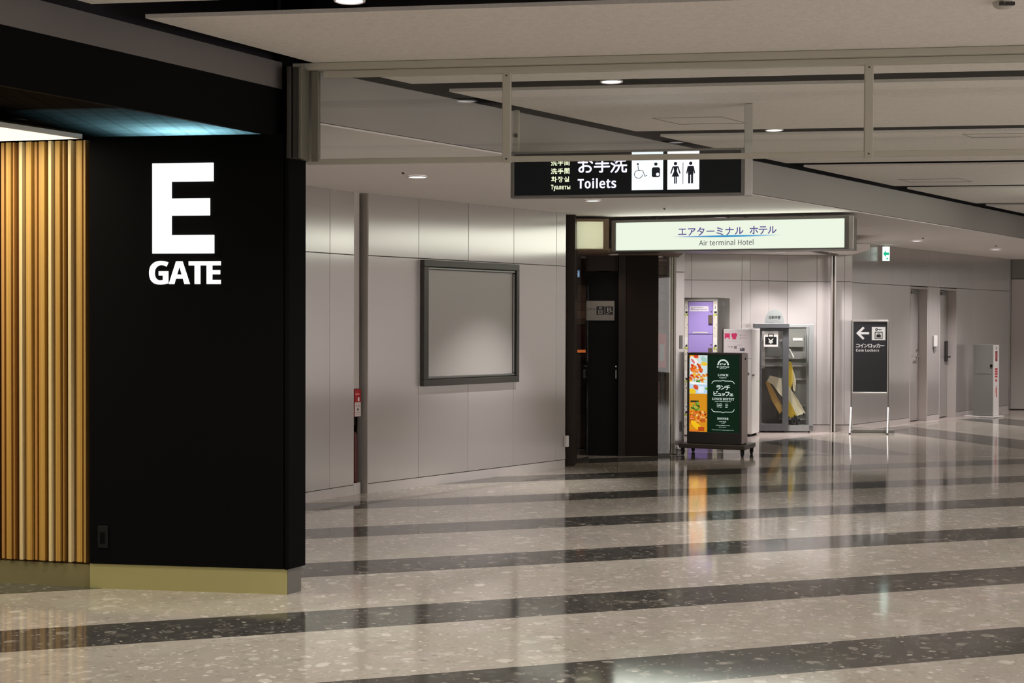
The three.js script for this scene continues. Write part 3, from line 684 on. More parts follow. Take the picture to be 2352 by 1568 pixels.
{ // clad end of the partition between entrance and locker recess
  const w = structure('wall_partition', [1.862, 16.9], [2.06, 16.93], 'narrow metal clad wall end between the dark entrance and lockers', 'wall');
  mesh('core', bx(0, 0.188, 0, 2.6, -3.1, -0.02), M.paint, w);
  mesh('channel', [bx(0.0, 0.022, 0, 2.6, -0.02, 0.012, 0.002), bx(0.03, 0.052, 0, 2.6, -0.02, 0.006, 0.002), bx(0.06, 0.08, 0, 2.6, -0.02, 0.012, 0.002)], M.rail, w);
  mesh('panel', bx(0.085, 0.19, 0.05, 2.15, -0.02, 0.0, 0.002), M.panel[0], w);
  mesh('panel', bx(0.085, 0.19, 2.158, 2.6, -0.02, 0.0, 0.002), M.panel[0], w);
  mesh('latch_plate', bx(0.13, 0.17, 1.24, 1.4, 0.001, 0.006, 0.002), M.greyMetal, w);
  mesh('latch_plate', bx(0.135, 0.165, 0.26, 0.38, 0.001, 0.006, 0.002), M.greyMetal, w);
}
{
  const s = structure('ceiling_recess', [0, 0], null, 'lower pale ceiling over the locker recess', 'ceiling');
  mesh('ceiling_board', slab([[1.8, 16.95], [4.75, 18.9], [4.88, 20.4], [3.97, 20.46], [3.4, 20.27], [2.05, 20.1]], 2.53, 2.6), M.lowCeil, s);
}

/* ------------------------------------------------------------------ poster frame, red box and small wall fittings */
{
  const f = thing('poster_frame', wallLeft(0), wallLeft(3), 'large empty dark metal poster frame on the panelled left wall', 'poster frame');
  const a = 0.69, b = 2.125, y0 = 0.945, y1 = 2.135, t = 0.062, o = 0.006;
  mesh('frame', [bx(a, b, y1 - t, y1, o, 0.055, 0.004), bx(a, b, y0, y0 + t, o, 0.055, 0.004), bx(a, a + t, y0 + t, y1 - t, o, 0.055, 0.004), bx(b - t * 0.7, b, y0 + t, y1 - t, o, 0.055, 0.004)], std({ color: rgb(0.075, 0.07, 0.062), roughness: 0.32, metalness: 0.5 }), f);
  const i0 = a + t, i1 = b - t * 0.7, r = 0.028;
  mesh('inner_bead', [bx(i0, i1, y1 - t - r, y1 - t - 0.001, o, 0.04, 0.008), bx(i0, i1, y0 + t + 0.001, y0 + t + r, o, 0.04, 0.008), bx(i0, i0 + r, y0 + t + r, y1 - t - r, o, 0.036, 0.008), bx(i1 - r, i1, y0 + t + r, y1 - t - r, o, 0.036, 0.008)], std({ color: rgb(0.2, 0.195, 0.185), metalness: 0.9, roughness: 0.25 }), f);
  mesh('back_board', bx(i0, i1, y0 + t, y1 - t, o, 0.016), std({ color: rgb(0.45, 0.43, 0.41), roughness: 0.35 }), f);
}
{
  const b = thing('hydrant_sign', [-1.412, 12.745], [-1.362, 12.828], 'narrow red and white fire equipment notice at the wall corner', 'sign');
  const pic = canvas(128, 320, (g, W, H) => {
    g.fillStyle = '#a8101c'; g.fillRect(0, 0, W, H * 0.48); g.fillStyle = '#cfc6c2'; g.fillRect(0, H * 0.48, W, H);
    g.fillStyle = '#e08a88'; g.fillRect(14, 50, 84, 14); g.fillStyle = '#e8dcd8'; g.fillRect(64, 96, 34, 46);
    smudge(g, 18, 190, 90, 14, '#a04a4a', 6); g.fillStyle = '#222'; g.beginPath(); g.moveTo(64, 214); g.lineTo(84, 250); g.lineTo(44, 250); g.fill();
    smudge(g, 18, 270, 90, 10, '#a04a4a', 6); smudge(g, 18, 290, 90, 10, '#a04a4a', 6);
  });
  pictured('notice', 0, 0.092, 0.7, 0.945, -0.012, 0.004, print(pic), M.red, b);
  const e = thing('fire_extinguisher', [-1.417, 12.806], null, 'red extinguisher half hidden in the dark slot under the notice', 'extinguisher', { h: 0.1 });
  mesh('cylinder', new THREE.LatheGeometry([[0, 0], [0.026, 0], [0.028, 0.02], [0.028, 0.4], [0.02, 0.44], [0.01, 0.46]].map((p) => new THREE.Vector2(...p)), 16), M.darkRed, e);
  mesh('valve', [cyl(0.01, 0.01, 0.05, 0, 0.485, 0, 10), bx(-0.008, 0.022, 0.505, 0.52, -0.008, 0.008)], M.black, e);
}
{
  const c = thing('cable_cover', wallLeft(2.95), wallLeft(3.1), 'small pale wall box at the foot of the dark column', 'box');
  mesh('cover', bx(0.0, 0.05, 0.225, 0.345, 0.001, 0.04, 0.006), M.white, c);
  mesh('back_plate', bx(0.04, 0.075, 0.23, 0.34, -0.02, 0.012, 0.003), M.paleGrey, c);
}
{
  const r = thing('card_reader', wallRight(2.9), wallRight(3.2), 'small white card reader between the two grey doors', 'card reader');
  mesh('reader_body', bx(0.06, 0.2, 1.18, 1.36, 0.001, 0.03, 0.006), M.whiteGloss, r);
  mesh('reader_slot', bx(0.09, 0.17, 1.1, 1.17, 0.001, 0.02, 0.004), M.grey, r);
  const n = thing('door_notice', wallRight(2.1), wallRight(2.7), 'pale paper notice with grey lettering hung on the first door', 'notice');
  const pic = canvas(128, 256, (g, W, H) => { g.fillStyle = '#b9b2ab'; g.fillRect(0, 0, W, H); g.strokeStyle = '#6e6a68'; g.lineWidth = 9; for (let i = 0; i < 4; i++) { g.beginPath(); g.arc(64, 40 + i * 56, 17, 0.4 * i, 4.4 + 0.4 * i); g.stroke(); } });
  pictured('notice_sheet', 0.05, 0.2, 1.22, 1.52, -0.1445, -0.1415, print(pic), M.white, n);
}

/* ------------------------------------------------------------------ emergency exit sign */
{
  const s = thing('exit_sign', [5.5, 21.15], [5.6, 21.15], 'green and white emergency exit sign with arrow hanging from the low ceiling', 'exit sign');
  const pic = canvas(128, 256, (g, W, H) => {
    g.fillStyle = '#e9fff6'; g.fillRect(0, 0, W, H); g.fillStyle = '#0fa77c';
    g.beginPath(); g.moveTo(14, 128); g.lineTo(62, 66); g.lineTo(62, 106); g.lineTo(116, 106); g.lineTo(116, 150); g.lineTo(62, 150); g.lineTo(62, 190); g.fill();
    g.fillRect(70, 206, 34, 22);
  });
  pictured('sign_face', 0, 0.108, 2.48, 2.69, -0.03, 0, screen(pic, 1.2), M.white, s);
  mesh('mount', bx(0.03, 0.08, 2.691, 2.709, -0.025, -0.005), M.white, s);
  areaLight(s, 0.1, 0.2, 0.054, 2.585, 0.006, 0.9, [0.75, 1, 0.9]);
}

/* ------------------------------------------------------------------ menu screen on castors */
{
  const a = 24 * Math.PI / 180, C = [2.665, 16.5];                 // front right corner
  const A = [C[0] - Math.cos(a) * 0.655, C[1] + Math.sin(a) * 0.655];
  const s = thing('menu_screen', A, C, 'upright digital menu board on a wheeled base showing a green lunch buffet advert', 'display');
  const W = 0.655, D = 0.24, y0 = 0.135, y1 = 1.2;
  mesh('casing', [bx(0, W, y0, 0.27, -D, 0, 0.006), bx(0, W, 1.172, y1, -D, 0, 0.006), bx(0, 0.026, 0.27, 1.172, -D, 0, 0.004), bx(W - 0.03, W, 0.27, 1.172, -D, 0, 0.004), bx(0.026, W - 0.03, 0.27, 1.172, -D, -0.03)], M.darkFrame, s);
  mesh('side_cover', bx(W + 0.001, W + 0.012, y0 + 0.01, y1 - 0.005, -D, -0.006, 0.003), std({ color: rgb(0.45, 0.38, 0.36), roughness: 0.45 }), s);
  mesh('side_lock', cyl(0.014, 0.014, 0.006, W + 0.014, 1.13, -0.12, 16, 'x'), M.black, s);
  const pic = canvas(720, 1080, (g, w, h) => {
    g.fillStyle = '#02200f'; g.fillRect(0, 0, w, h);
    const fx = 262;
    // dishes on the left: plates, roast, salad, fruit above; jars and bread on a wooden counter below
    const blob = (c, x, y, r, q = 0.7) => { g.fillStyle = c; g.beginPath(); g.ellipse(x, y, r, r * q, rnd(), 0, 7); g.fill(); };
    g.save(); g.beginPath(); g.rect(0, 0, fx, h); g.clip();
    g.fillStyle = '#d8e4e4'; g.fillRect(0, 0, fx, 545);
    g.fillStyle = '#e8a224'; g.fillRect(0, 0, 130, 46); g.fillStyle = '#d8442c'; g.fillRect(66, 0, 60, 40);
    blob('#f4efe6', 70, 80, 80, 0.4); blob('#e06a7a', 50, 84, 42, 0.35); blob('#a8cfc4', 210, 60, 52); blob('#f2c63a', 216, 122, 46, 0.6);
    for (let i = 0; i < 26; i++) blob(['#e8641e', '#f0862c', '#d8441c', '#f4a23a', '#c8321c'][i % 5], rr(20, 180), rr(130, 240), rr(14, 32));
    for (let i = 0; i < 34; i++) blob(['#e0561e', '#f09a34', '#f2bc3e', '#c83a1c', '#e8b040'][i % 5], rr(10, 258), rr(268, 370), rr(12, 28));
    for (let i = 0; i < 14; i++) blob(['#3f8a2a', '#5aa83a', '#2c6a22'][i % 3], rr(60, 150), rr(346, 390), rr(8, 16));
    blob('#fafafa', 130, 402, 150, 0.13); g.fillStyle = '#bcd6ec'; g.fillRect(0, 412, fx, 132); blob('#d8542c', 96, 452, 44); blob('#f2c624', 42, 510, 54); blob('#6fae34', 250, 470, 22); g.fillStyle = '#e6f0f8'; g.fillRect(130, 440, 80, 90);
    g.fillStyle = '#d8901a'; g.fillRect(0, 545, fx, h - 545); g.fillStyle = '#c27a14'; g.fillRect(246, 545, 8, 260); g.fillStyle = '#2c3420'; g.fillRect(16, 640, 120, 26);
    for (let i = 0; i < 22; i++) blob(['#5f7f26', '#88a83a', '#3f5a1c', '#a8b84a'][i % 4], rr(14, 150), rr(676, 780), rr(12, 28));
    for (let i = 0; i < 54; i++) blob(['#c8481a', '#e8782a', '#8a2c12', '#f0a040', '#d8601c', '#f6c87a'][i % 6], rr(0, fx), rr(800, 940), rr(10, 24), 0.8);
    for (const [x, y] of [[30, 890], [98, 930], [200, 880]]) { g.fillStyle = '#c25a1c'; g.fillRect(x - 26, y, 60, 66); g.fillStyle = '#f0b46a'; g.fillRect(x - 26, y, 60, 10); }
    blob('#f6c21a', 110, 1000, 110, 0.34); g.fillStyle = '#b8461a'; g.fillRect(130, 1010, 90, 60); g.fillStyle = '#e07a24'; g.fillRect(0, 1050, 130, 30);
    g.restore();
    const ink = '#e4efe9', cx = 490;
    g.strokeStyle = ink; g.fillStyle = ink;
    g.lineWidth = 22; g.beginPath(); g.arc(cx, 136, 72, Math.PI, 0); g.stroke();
    g.lineWidth = 4; for (let i = 1; i < 8; i++) { const q = Math.PI + (i / 8) * Math.PI; g.strokeStyle = '#02200f'; g.beginPath(); g.moveTo(cx + Math.cos(q) * 62, 136 + Math.sin(q) * 62); g.lineTo(cx + Math.cos(q) * 84, 136 + Math.sin(q) * 84); g.stroke(); }
    smudge(g, cx - 44, 108, 88, 30, ink, 5); smudge(g, cx - 90, 150, 180, 24, ink, 13); smudge(g, cx - 50, 178, 100, 12, ink, 9);
    words(g, 'LUNCH', cx, 290, 42, ink, 'serif', 'center', 'bold'); smudge(g, cx - 52, 306, 104, 16, ink, 9);
    g.strokeStyle = ink; g.lineWidth = 8; g.lineCap = 'round';
    for (const [y, k] of [[358, 1], [792, -1]]) { g.beginPath(); g.moveTo(cx - 162, y + 36 * k); g.quadraticCurveTo(cx - 150, y, cx - 110, y); g.lineTo(cx - 24, y); g.lineTo(cx, y - 12 * k); g.lineTo(cx + 24, y); g.lineTo(cx + 110, y); g.quadraticCurveTo(cx + 150, y, cx + 162, y + 36 * k); g.stroke(); }
    glyphs(g, 'ランチ', cx - 102, 410, 74, 66, 10, ink);
    glyphs(g, 'ビュッフェ', cx - 146, 500, 70, 58, 10, ink);
    words(g, 'LUNCH BUFFET', cx, 626, 41, ink, 'serif', 'center', 'bold');
    smudge(g, cx - 116, 640, 232, 11, ink, 20);
    for (let i = 0; i < 3; i++) { smudge(g, cx - 88, 674 + i * 22, 84, 13, ink, 5); smudge(g, cx + 32, 674 + i * 22, 46, 13, ink, 3); }
    words(g, 'DINNER', cx, 900, 40, ink, 'serif', 'center', 'bold'); smudge(g, cx - 54, 920, 108, 20, ink, 9); smudge(g, cx - 24, 946, 52, 8, ink, 5);
    smudge(g, cx - 100, 974, 200, 14, ink, 14); smudge(g, cx - 56, 1000, 112, 10, ink, 8); smudge(g, cx - 160, 1042, 320, 7, ink, 30);
  });
  pictured('screen', 0.027, W - 0.031, 0.271, 1.171, -0.03, -0.006, screen(pic, 0.85), M.black, s, 'lit screen with dishes on the left and white lettering on green');
  areaLight(s, 0.2, 0.88, 0.13, 0.72, 0.004, LUX.menu * 0.8, [1, 0.6, 0.22]);
  mesh('base', [bx(-0.07, W + 0.07, 0.082, 0.134, -0.4, 0.1, 0.008)], std({ color: rgb(0.07, 0.058, 0.042), roughness: 0.35, metalness: 0.3 }), s);
  for (const [x, z] of [[-0.03, 0.06], [W + 0.03, 0.06], [-0.03, -0.36], [W + 0.03, -0.36]]) {
    const c = mesh('castor', [cyl(0.037, 0.037, 0.022, x, 0.0375, z, 20, 'x'), bx(x - 0.02, x - 0.014, 0.03, 0.08, z - 0.012, z + 0.012), bx(x + 0.014, x + 0.02, 0.03, 0.08, z - 0.012, z + 0.012), bx(x - 0.022, x + 0.022, 0.0745, 0.0815, z - 0.016, z + 0.016)], M.rubber, s);
  }
  const cable = mesh('power_cable', tube([[1.88, 0.35, -16.8], [1.875, 0.05, -16.78], [1.86, 0.006, -16.74], [1.92, 0.005, -16.72], [1.945, 0.005, -16.76], [1.955, 0.03, -16.8], [1.957, 0.09, -16.84]], 0.006, 60, 8), M.rubber);
  cable.name = numbered('power_cable');
  tag(cable, 'thin black cable on the floor left of the menu board', 'cable');
}

/* ------------------------------------------------------------------ lilac coin lockers */
{
  const a = 24 * Math.PI / 180, C = [2.789, 19.3], W = 0.468, A = [C[0] - Math.cos(a) * W, C[1] + Math.sin(a) * W];
  const s = thing('coin_lockers', A, C, 'column of lilac coin lockers with grey side behind the menu board', 'lockers');
  const D = 0.61, H = 1.893;
  mesh('carcass', [bx(0, W, 0, H - 0.02, -D, -0.03), bx(0, W, H - 0.02, H, -D, 0, 0.002)], M.grey, s);
  const strip = canvas(64, 512, (g, w, h) => {
    g.fillStyle = '#e6e0d2'; g.fillRect(0, 0, w, h);
    for (let i = 0; i < 4; i++) { const y = i * 128; g.fillStyle = '#f6f4ee'; g.fillRect(4, y + 10, 56, 50); g.fillStyle = '#c9cf6a'; g.fillRect(4, y + 48, 56, 8); g.fillStyle = '#2a2a26'; g.fillRect(24, y + 38, 32, 8); for (let k = 0; k < 9; k++) g.fillRect(rr(8, 48), y + rr(14, 104), rr(4, 12), rr(3, 7)); }
  });
  pictured('instruction_strip', 0.002, 0.05, 0.02, H - 0.05, -0.03, 0.001, print(strip), M.putty, s, 'printed white strip');
  pictured('instruction_strip', W - 0.062, W - 0.004, 0.02, H - 0.05, -0.03, 0.001, print(strip), M.putty, s, 'printed white strip');
  mesh('top_rail', bx(0.002, W - 0.002, H - 0.048, H - 0.022, -0.03, 0.0), M.putty, s);
  for (let i = 0; i < 4; i++) {
    const y0 = 0.06 + i * 0.446, y1 = y0 + 0.44;
    const d = mesh('door', bx(0.056, W - 0.066, y0, y1, -0.028, 0, 0.004), M.lilac, s);
    mesh('handle', [bx(W - 0.125, W - 0.07, y1 - 0.3, y1 - 0.18, 0.001, 0.03, 0.006), cyl(0.008, 0.008, 0.01, W - 0.09, y1 - 0.135, 0.004, 12, 'z')], std({ color: rgb(0.2, 0.15, 0.11), roughness: 0.4, metalness: 0.4 }), d);
    const lab = canvas(256, 80, (g, w, h) => { g.fillStyle = '#efe9f2'; g.fillRect(0, 0, w, h); g.strokeStyle = '#6b5f86'; g.lineWidth = 7; g.beginPath(); g.arc(34, 42, 15, 0, 7); g.stroke(); smudge(g, 62, 20, 130, 12, '#7a6f92', 9); smudge(g, 62, 46, 176, 14, '#8a80a0', 12); });
    if (i === 3) pictured('label', 0.075, 0.34, y1 - 0.13, y1 - 0.058, 0.0005, 0.002, print(lab), M.white, d);
    if (i === 3) mesh('label', bx(0.12, 0.33, y0 + 0.012, y0 + 0.03, 0.0005, 0.002), M.white, d);
  }
  mesh('side_label', bx(0, 0.09, 0, 0.05, 0, 0.002), M.paleGrey, s).position.set(W + 0.002, 1.79, -0.22);
  s.children[s.children.length - 1].rotation.y = Math.PI / 2;
}

/* ------------------------------------------------------------------ money changer */
{
  const a = 24 * Math.PI / 180, C = [3.268, 19.36], W = 0.402, A = [C[0] - Math.cos(a) * W, C[1] + Math.sin(a) * W];
  const s = thing('change_machine', A, C, 'white money changing machine with pink lettering beside the lockers', 'machine');
  const D = 0.42, H = 1.468;
  mesh('body', bx(0, W, 0.035, H, -D, -0.004, 0.006), M.whiteGloss, s);
  for (const x of [0.03, W - 0.1]) for (const z of [-0.1, -D + 0.03]) mesh('foot', bx(x, x + 0.07, 0, 0.034, z, z + 0.07), M.rubber, s);
  const pic = canvas(512, 512, (g, w, h) => {
    g.fillStyle = '#dcd4d4'; g.fillRect(0, 0, w, h);
    glyphs(g, '両替', 10, 62, 108, 128, 20, '#d83468');
    smudge(g, 10, 200, 260, 10, '#b8b0b2', 16);
    for (const y of [100, 150]) { g.fillStyle = '#6a6a70'; g.beginPath(); g.arc(312, y, 10, 0, 7); g.fill(); smudge(g, 336, y - 8, 90, 12, '#c46a7a', 6); }
    smudge(g, 70, 300, 60, 16, '#6a6468', 3); g.fillStyle = '#3a383c'; g.fillRect(140, 304, 24, 14); g.fillStyle = '#8a8488'; g.fillRect(190, 290, 52, 52); smudge(g, 250, 270, 90, 12, '#8a8488', 7);
    g.fillStyle = '#55535c'; g.fillRect(300, 326, 88, 56); g.fillStyle = '#c8c4c8'; g.fillRect(310, 336, 30, 12);
    g.fillStyle = '#d88a9a'; g.fillRect(0, 428, 180, 12); g.fillRect(290, 424, 110, 18);
  });
  pictured('front_panel', 0.008, W - 0.008, H - 0.4, H - 0.01, -0.003, 0.003, print(pic), M.white, s, 'printed front with pink lettering');
  mesh('door', bx(0.008, W - 0.008, 0.06, H - 0.41, -0.003, 0.004, 0.003), M.white, s);
  mesh('lock', cyl(0.014, 0.014, 0.012, W - 0.05, 0.86, 0.008, 14, 'z'), M.greyMetal, s);
  mesh('hinge', bx(W + 0.001, W + 0.008, 0.83, 0.85, -0.12, 0.0), M.greyMetal, s);
}

/* ------------------------------------------------------------------ glass cabinet with a folded pushchair */
const CAB = [3.515, 20.12], CABX = [4.27, 20.10];
{
  const s = thing('glass_cabinet', CAB, CABX, 'grey framed glass cabinet with a yen pictogram on its door', 'cabinet');
  const W = 0.755, D = 0.3, H = 1.535, S = 0.4;                 // S: where the front door ends
  mesh('frame', [bx(0, 0.02, 0.02, H, -0.07, -0.035, 0.003), bx(0, 0.02, 0.02, H, -D, -D + 0.03, 0.003), bx(W - 0.06, W, 0.02, H, -0.09, -0.05, 0.003), bx(W - 0.05, W, 0.02, H, -D, -D + 0.03, 0.003), bx(0.02, W - 0.06, H - 0.045, H, -0.08, -0.05, 0.003), bx(0.02, W - 0.05, H - 0.03, H, -D, -D + 0.03, 0.003), bx(0, W, 0.02, 0.1, -D, -0.05, 0.003)], M.paleGrey, s);
  mesh('back_panel', bx(0.021, W - 0.061, 0.101, H - 0.046, -D + 0.002, -D + 0.01), std({ color: rgb(0.2, 0.2, 0.19), roughness: 0.4 }), s);
  mesh('top_pane', bx(0.021, W - 0.061, H - 0.012, H - 0.006, -D + 0.031, -0.081), M.glass, s);
  mesh('side_pane', bx(W - 0.02, W - 0.014, 0.101, H - 0.001, -D + 0.031, -0.091), M.glass, s);
  mesh('canopy_rail', bx(-0.1, S + 0.002, H - 0.055, H + 0.006, -0.034, 0.03, 0.004), M.midGrey, s);
  for (const y of [0.165, 0.36, 0.74, 0.93, 1.04]) mesh('cross_rail', bx(0.021, W - 0.061, y, y + 0.018, -D + 0.011, -D + 0.03), M.steel, s);
  const d = mesh('door', [bx(0.0, 0.02, 0.03, H - 0.056, -0.03, 0, 0.003), bx(S - 0.085, S, 0.03, H - 0.056, -0.03, 0, 0.003), bx(0.02, S - 0.085, H - 0.1, H - 0.056, -0.03, 0, 0.003), bx(0.02, S - 0.085, 0.03, 0.125, -0.03, 0, 0.003)], M.midGrey, s, 'dark grey sliding door frame');
  mesh('pane', bx(0.02, S - 0.085, 0.125, H - 0.1, -0.018, -0.012), std({ color: rgb(0.92, 0.92, 0.92), transmission: 1, thickness: 0, roughness: 0, ior: 1.5 }), d, 'slightly smoked glass');
  mesh('rear_pane', bx(S, W - 0.062, 0.101, H - 0.046, -0.058, -0.052), M.glass, s);
  mesh('shelf_panel', bx(0.021, 0.3, 0.125, 0.9, -D + 0.031, -D + 0.036), std({ color: rgb(0.1, 0.095, 0.09), roughness: 0.4 }), s, 'dark lower back panel');
  for (const x of [0.06, 0.34, 0.7]) mesh('foot', cyl(0.014, 0.014, 0.02, x, 0.01, -0.08, 12), M.rubber, s);
  const yen = canvas(256, 256, (g, w, h) => {
    g.fillStyle = '#e2e0dc'; g.fillRect(0, 0, w, h); g.fillStyle = '#0c0c0e'; g.fillRect(24, 76, 208, 142);
    g.strokeStyle = '#0c0c0e'; g.lineWidth = 14; g.strokeRect(84, 26, 88, 52);
    g.strokeStyle = '#e2e0dc'; g.lineWidth = 16; g.beginPath(); g.moveTo(84, 108); g.lineTo(128, 150); g.lineTo(172, 108); g.moveTo(128, 150); g.lineTo(128, 206); g.moveTo(92, 156); g.lineTo(164, 156); g.moveTo(92, 180); g.lineTo(164, 180); g.stroke();
  });
  const y = thing('yen_notice', CAB, CABX, 'white card with a black case and yen mark on the cabinet glass', 'notice');
  pictured('card', 0.045, 0.245, 1.215, 1.415, 0.001, 0.006, print(yen), M.white, y);
  mesh('cord', rod([0.13, 1.415, 0.003], [0.13, 1.48, 0.003], 0.002, 6), M.rubber, y);
  const lf = thing('leaflet', CAB, CABX, 'pale leaflet beside the yen card inside the cabinet', 'leaflet');
  mesh('sheet', bx(0.255, 0.312, 1.32, 1.46, -0.03, -0.027), M.white, lf);
  mesh('lower_sheet', bx(0.25, 0.312, 1.2, 1.29, -0.03, -0.027), M.paleGrey, lf);
  const tp = thing('price_card', CAB, CABX, 'white card on a grey board at the cabinet right', 'card');
  mesh('board', bx(0.44, 0.66, 1.21, 1.41, -0.27, -0.262), M.grey, tp);
  mesh('card', bx(0.5, 0.64, 1.3, 1.34, -0.2615, -0.258), M.white, tp);
  const ov = thing('oval_sign', CAB, CABX, 'grey half-oval sign standing on top of the glass cabinet', 'sign');
  const out = []; for (let i = 0; i <= 28; i++) { const t = Math.PI * i / 28; out.push([0.21 + Math.cos(t) * 0.135, H + 0.007 + Math.pow(Math.sin(t), 0.85) * 0.205]); }
  mesh('sign_plate', flat(out, 0.012).translate(0, 0, -0.1), std({ color: rgb(0.2, 0.215, 0.21), roughness: 0.5 }), ov);
  const t2 = canvas(256, 128, (g, w, h) => { g.fillStyle = '#7c807e'; g.fillRect(0, 0, w, h); glyphs(g, '自動両替', 4, 14, 60, 62, 9, '#26292b'); smudge(g, 40, 96, 176, 18, '#6a6e70', 12); });
  pictured('lettering', 0.12, 0.3, H + 0.03, H + 0.13, -0.0885, -0.0865, print(t2), M.paleGrey, ov);
}
{
  const s = thing('folded_pushchair', CAB, CABX, 'folded pushchair with yellow and cream fabric inside the glass cabinet', 'pushchair');
  const zf = -0.2;
  const cloth = (pts, z, bulge, mat, name) => {
    const g = flat(pts, 0.016, 0.004), p = g.attributes.position, xs = pts.map((q) => q[0]), x0 = Math.min(...xs), x1 = Math.max(...xs);
    for (let i = 0; i < p.count; i++) p.setZ(i, p.getZ(i) + z + bulge * Math.sin(Math.PI * (p.getX(i) - x0) / (x1 - x0)));
    g.computeVertexNormals();
    return mesh(name, g, mat, s);
  };
  cloth([[0.405, 0.99], [0.45, 1.0], [0.475, 0.92], [0.482, 0.72], [0.45, 0.6], [0.415, 0.7], [0.395, 0.86]], zf + 0.02, 0.03, M.yellow, 'backrest');
  cloth([[0.48, 0.9], [0.505, 0.83], [0.53, 0.72], [0.52, 0.58], [0.495, 0.6], [0.485, 0.72]], zf, 0.012, M.cream, 'side_flap');
  cloth([[0.395, 0.72], [0.44, 0.62], [0.55, 0.46], [0.66, 0.27], [0.54, 0.235], [0.475, 0.36], [0.4, 0.5]], zf + 0.045, 0.025, M.cream, 'canopy');
  cloth([[0.395, 0.5], [0.475, 0.36], [0.535, 0.235], [0.4, 0.19]], zf + 0.05, 0.02, M.yellow, 'canopy_panel');
  cloth([[0.12, 0.72], [0.16, 0.8], [0.32, 0.76], [0.34, 0.5], [0.29, 0.55], [0.2, 0.68]], zf + 0.04, 0.02, M.cream, 'seat_cover');
  cloth([[0.105, 0.7], [0.135, 0.73], [0.31, 0.42], [0.34, 0.3], [0.3, 0.26], [0.19, 0.45]], zf + 0.02, 0.015, M.tan, 'seat_lining');
  mesh('frame', [rod([0.42, 1.08, zf], [0.56, 0.06, zf], 0.009), rod([0.47, 1.02, zf - 0.03], [0.36, 0.06, zf - 0.03], 0.009), rod([0.42, 0.18, zf + 0.02], [0.54, 0.07, zf + 0.02], 0.008)], M.charcoal, s);
  mesh('handle', [rod([0.43, 1.18, zf + 0.03], [0.49, 1.06, zf + 0.03], 0.018), rod([0.39, 1.05, zf], [0.47, 1.05, zf], 0.01)], M.whiteGloss, s);
  [0.42, 0.5, 0.57, 0.63].forEach((x, i) => mesh('clip', bx(x, x + 0.016, 0.19 + i * 0.015, 0.23 + i * 0.015, zf + 0.06, zf + 0.075, 0.003), M.charcoal, s));
  for (const [x, z] of [[0.38, zf], [0.5, zf + 0.03], [0.57, zf - 0.02]]) mesh('wheel', new THREE.TorusGeometry(0.036, 0.013, 10, 22).rotateY(0.5).translate(x, 0.15, z), M.midGrey, s);
}
{ // folding shutter pole and track in front of the recess wall
  const p = thing('shutter_pole', [4.535, 20.22], [4.605, 20.22], 'slim metal shutter pole in front of the bright wall', 'pole');
  mesh('pole', [bx(0, 0.022, 0, 2.526, -0.05, 0, 0.003), bx(0.045, 0.07, 0, 2.526, -0.05, 0, 0.003)], M.steel, p);
  mesh('pole_seal', bx(0.022, 0.045, 0, 2.526, -0.045, -0.01), M.brown, p);
  const t = thing('shutter_track', [3.72, 18.45], [4.6, 20.2], 'dark shutter track under the recess ceiling leading to the pole', 'track');
  mesh('track', bx(0, 1.93, 2.503, 2.529, -0.03, 0.03, 0.004), std({ color: rgb(0.12, 0.1, 0.08), roughness: 0.4, metalness: 0.5 }), t);
}

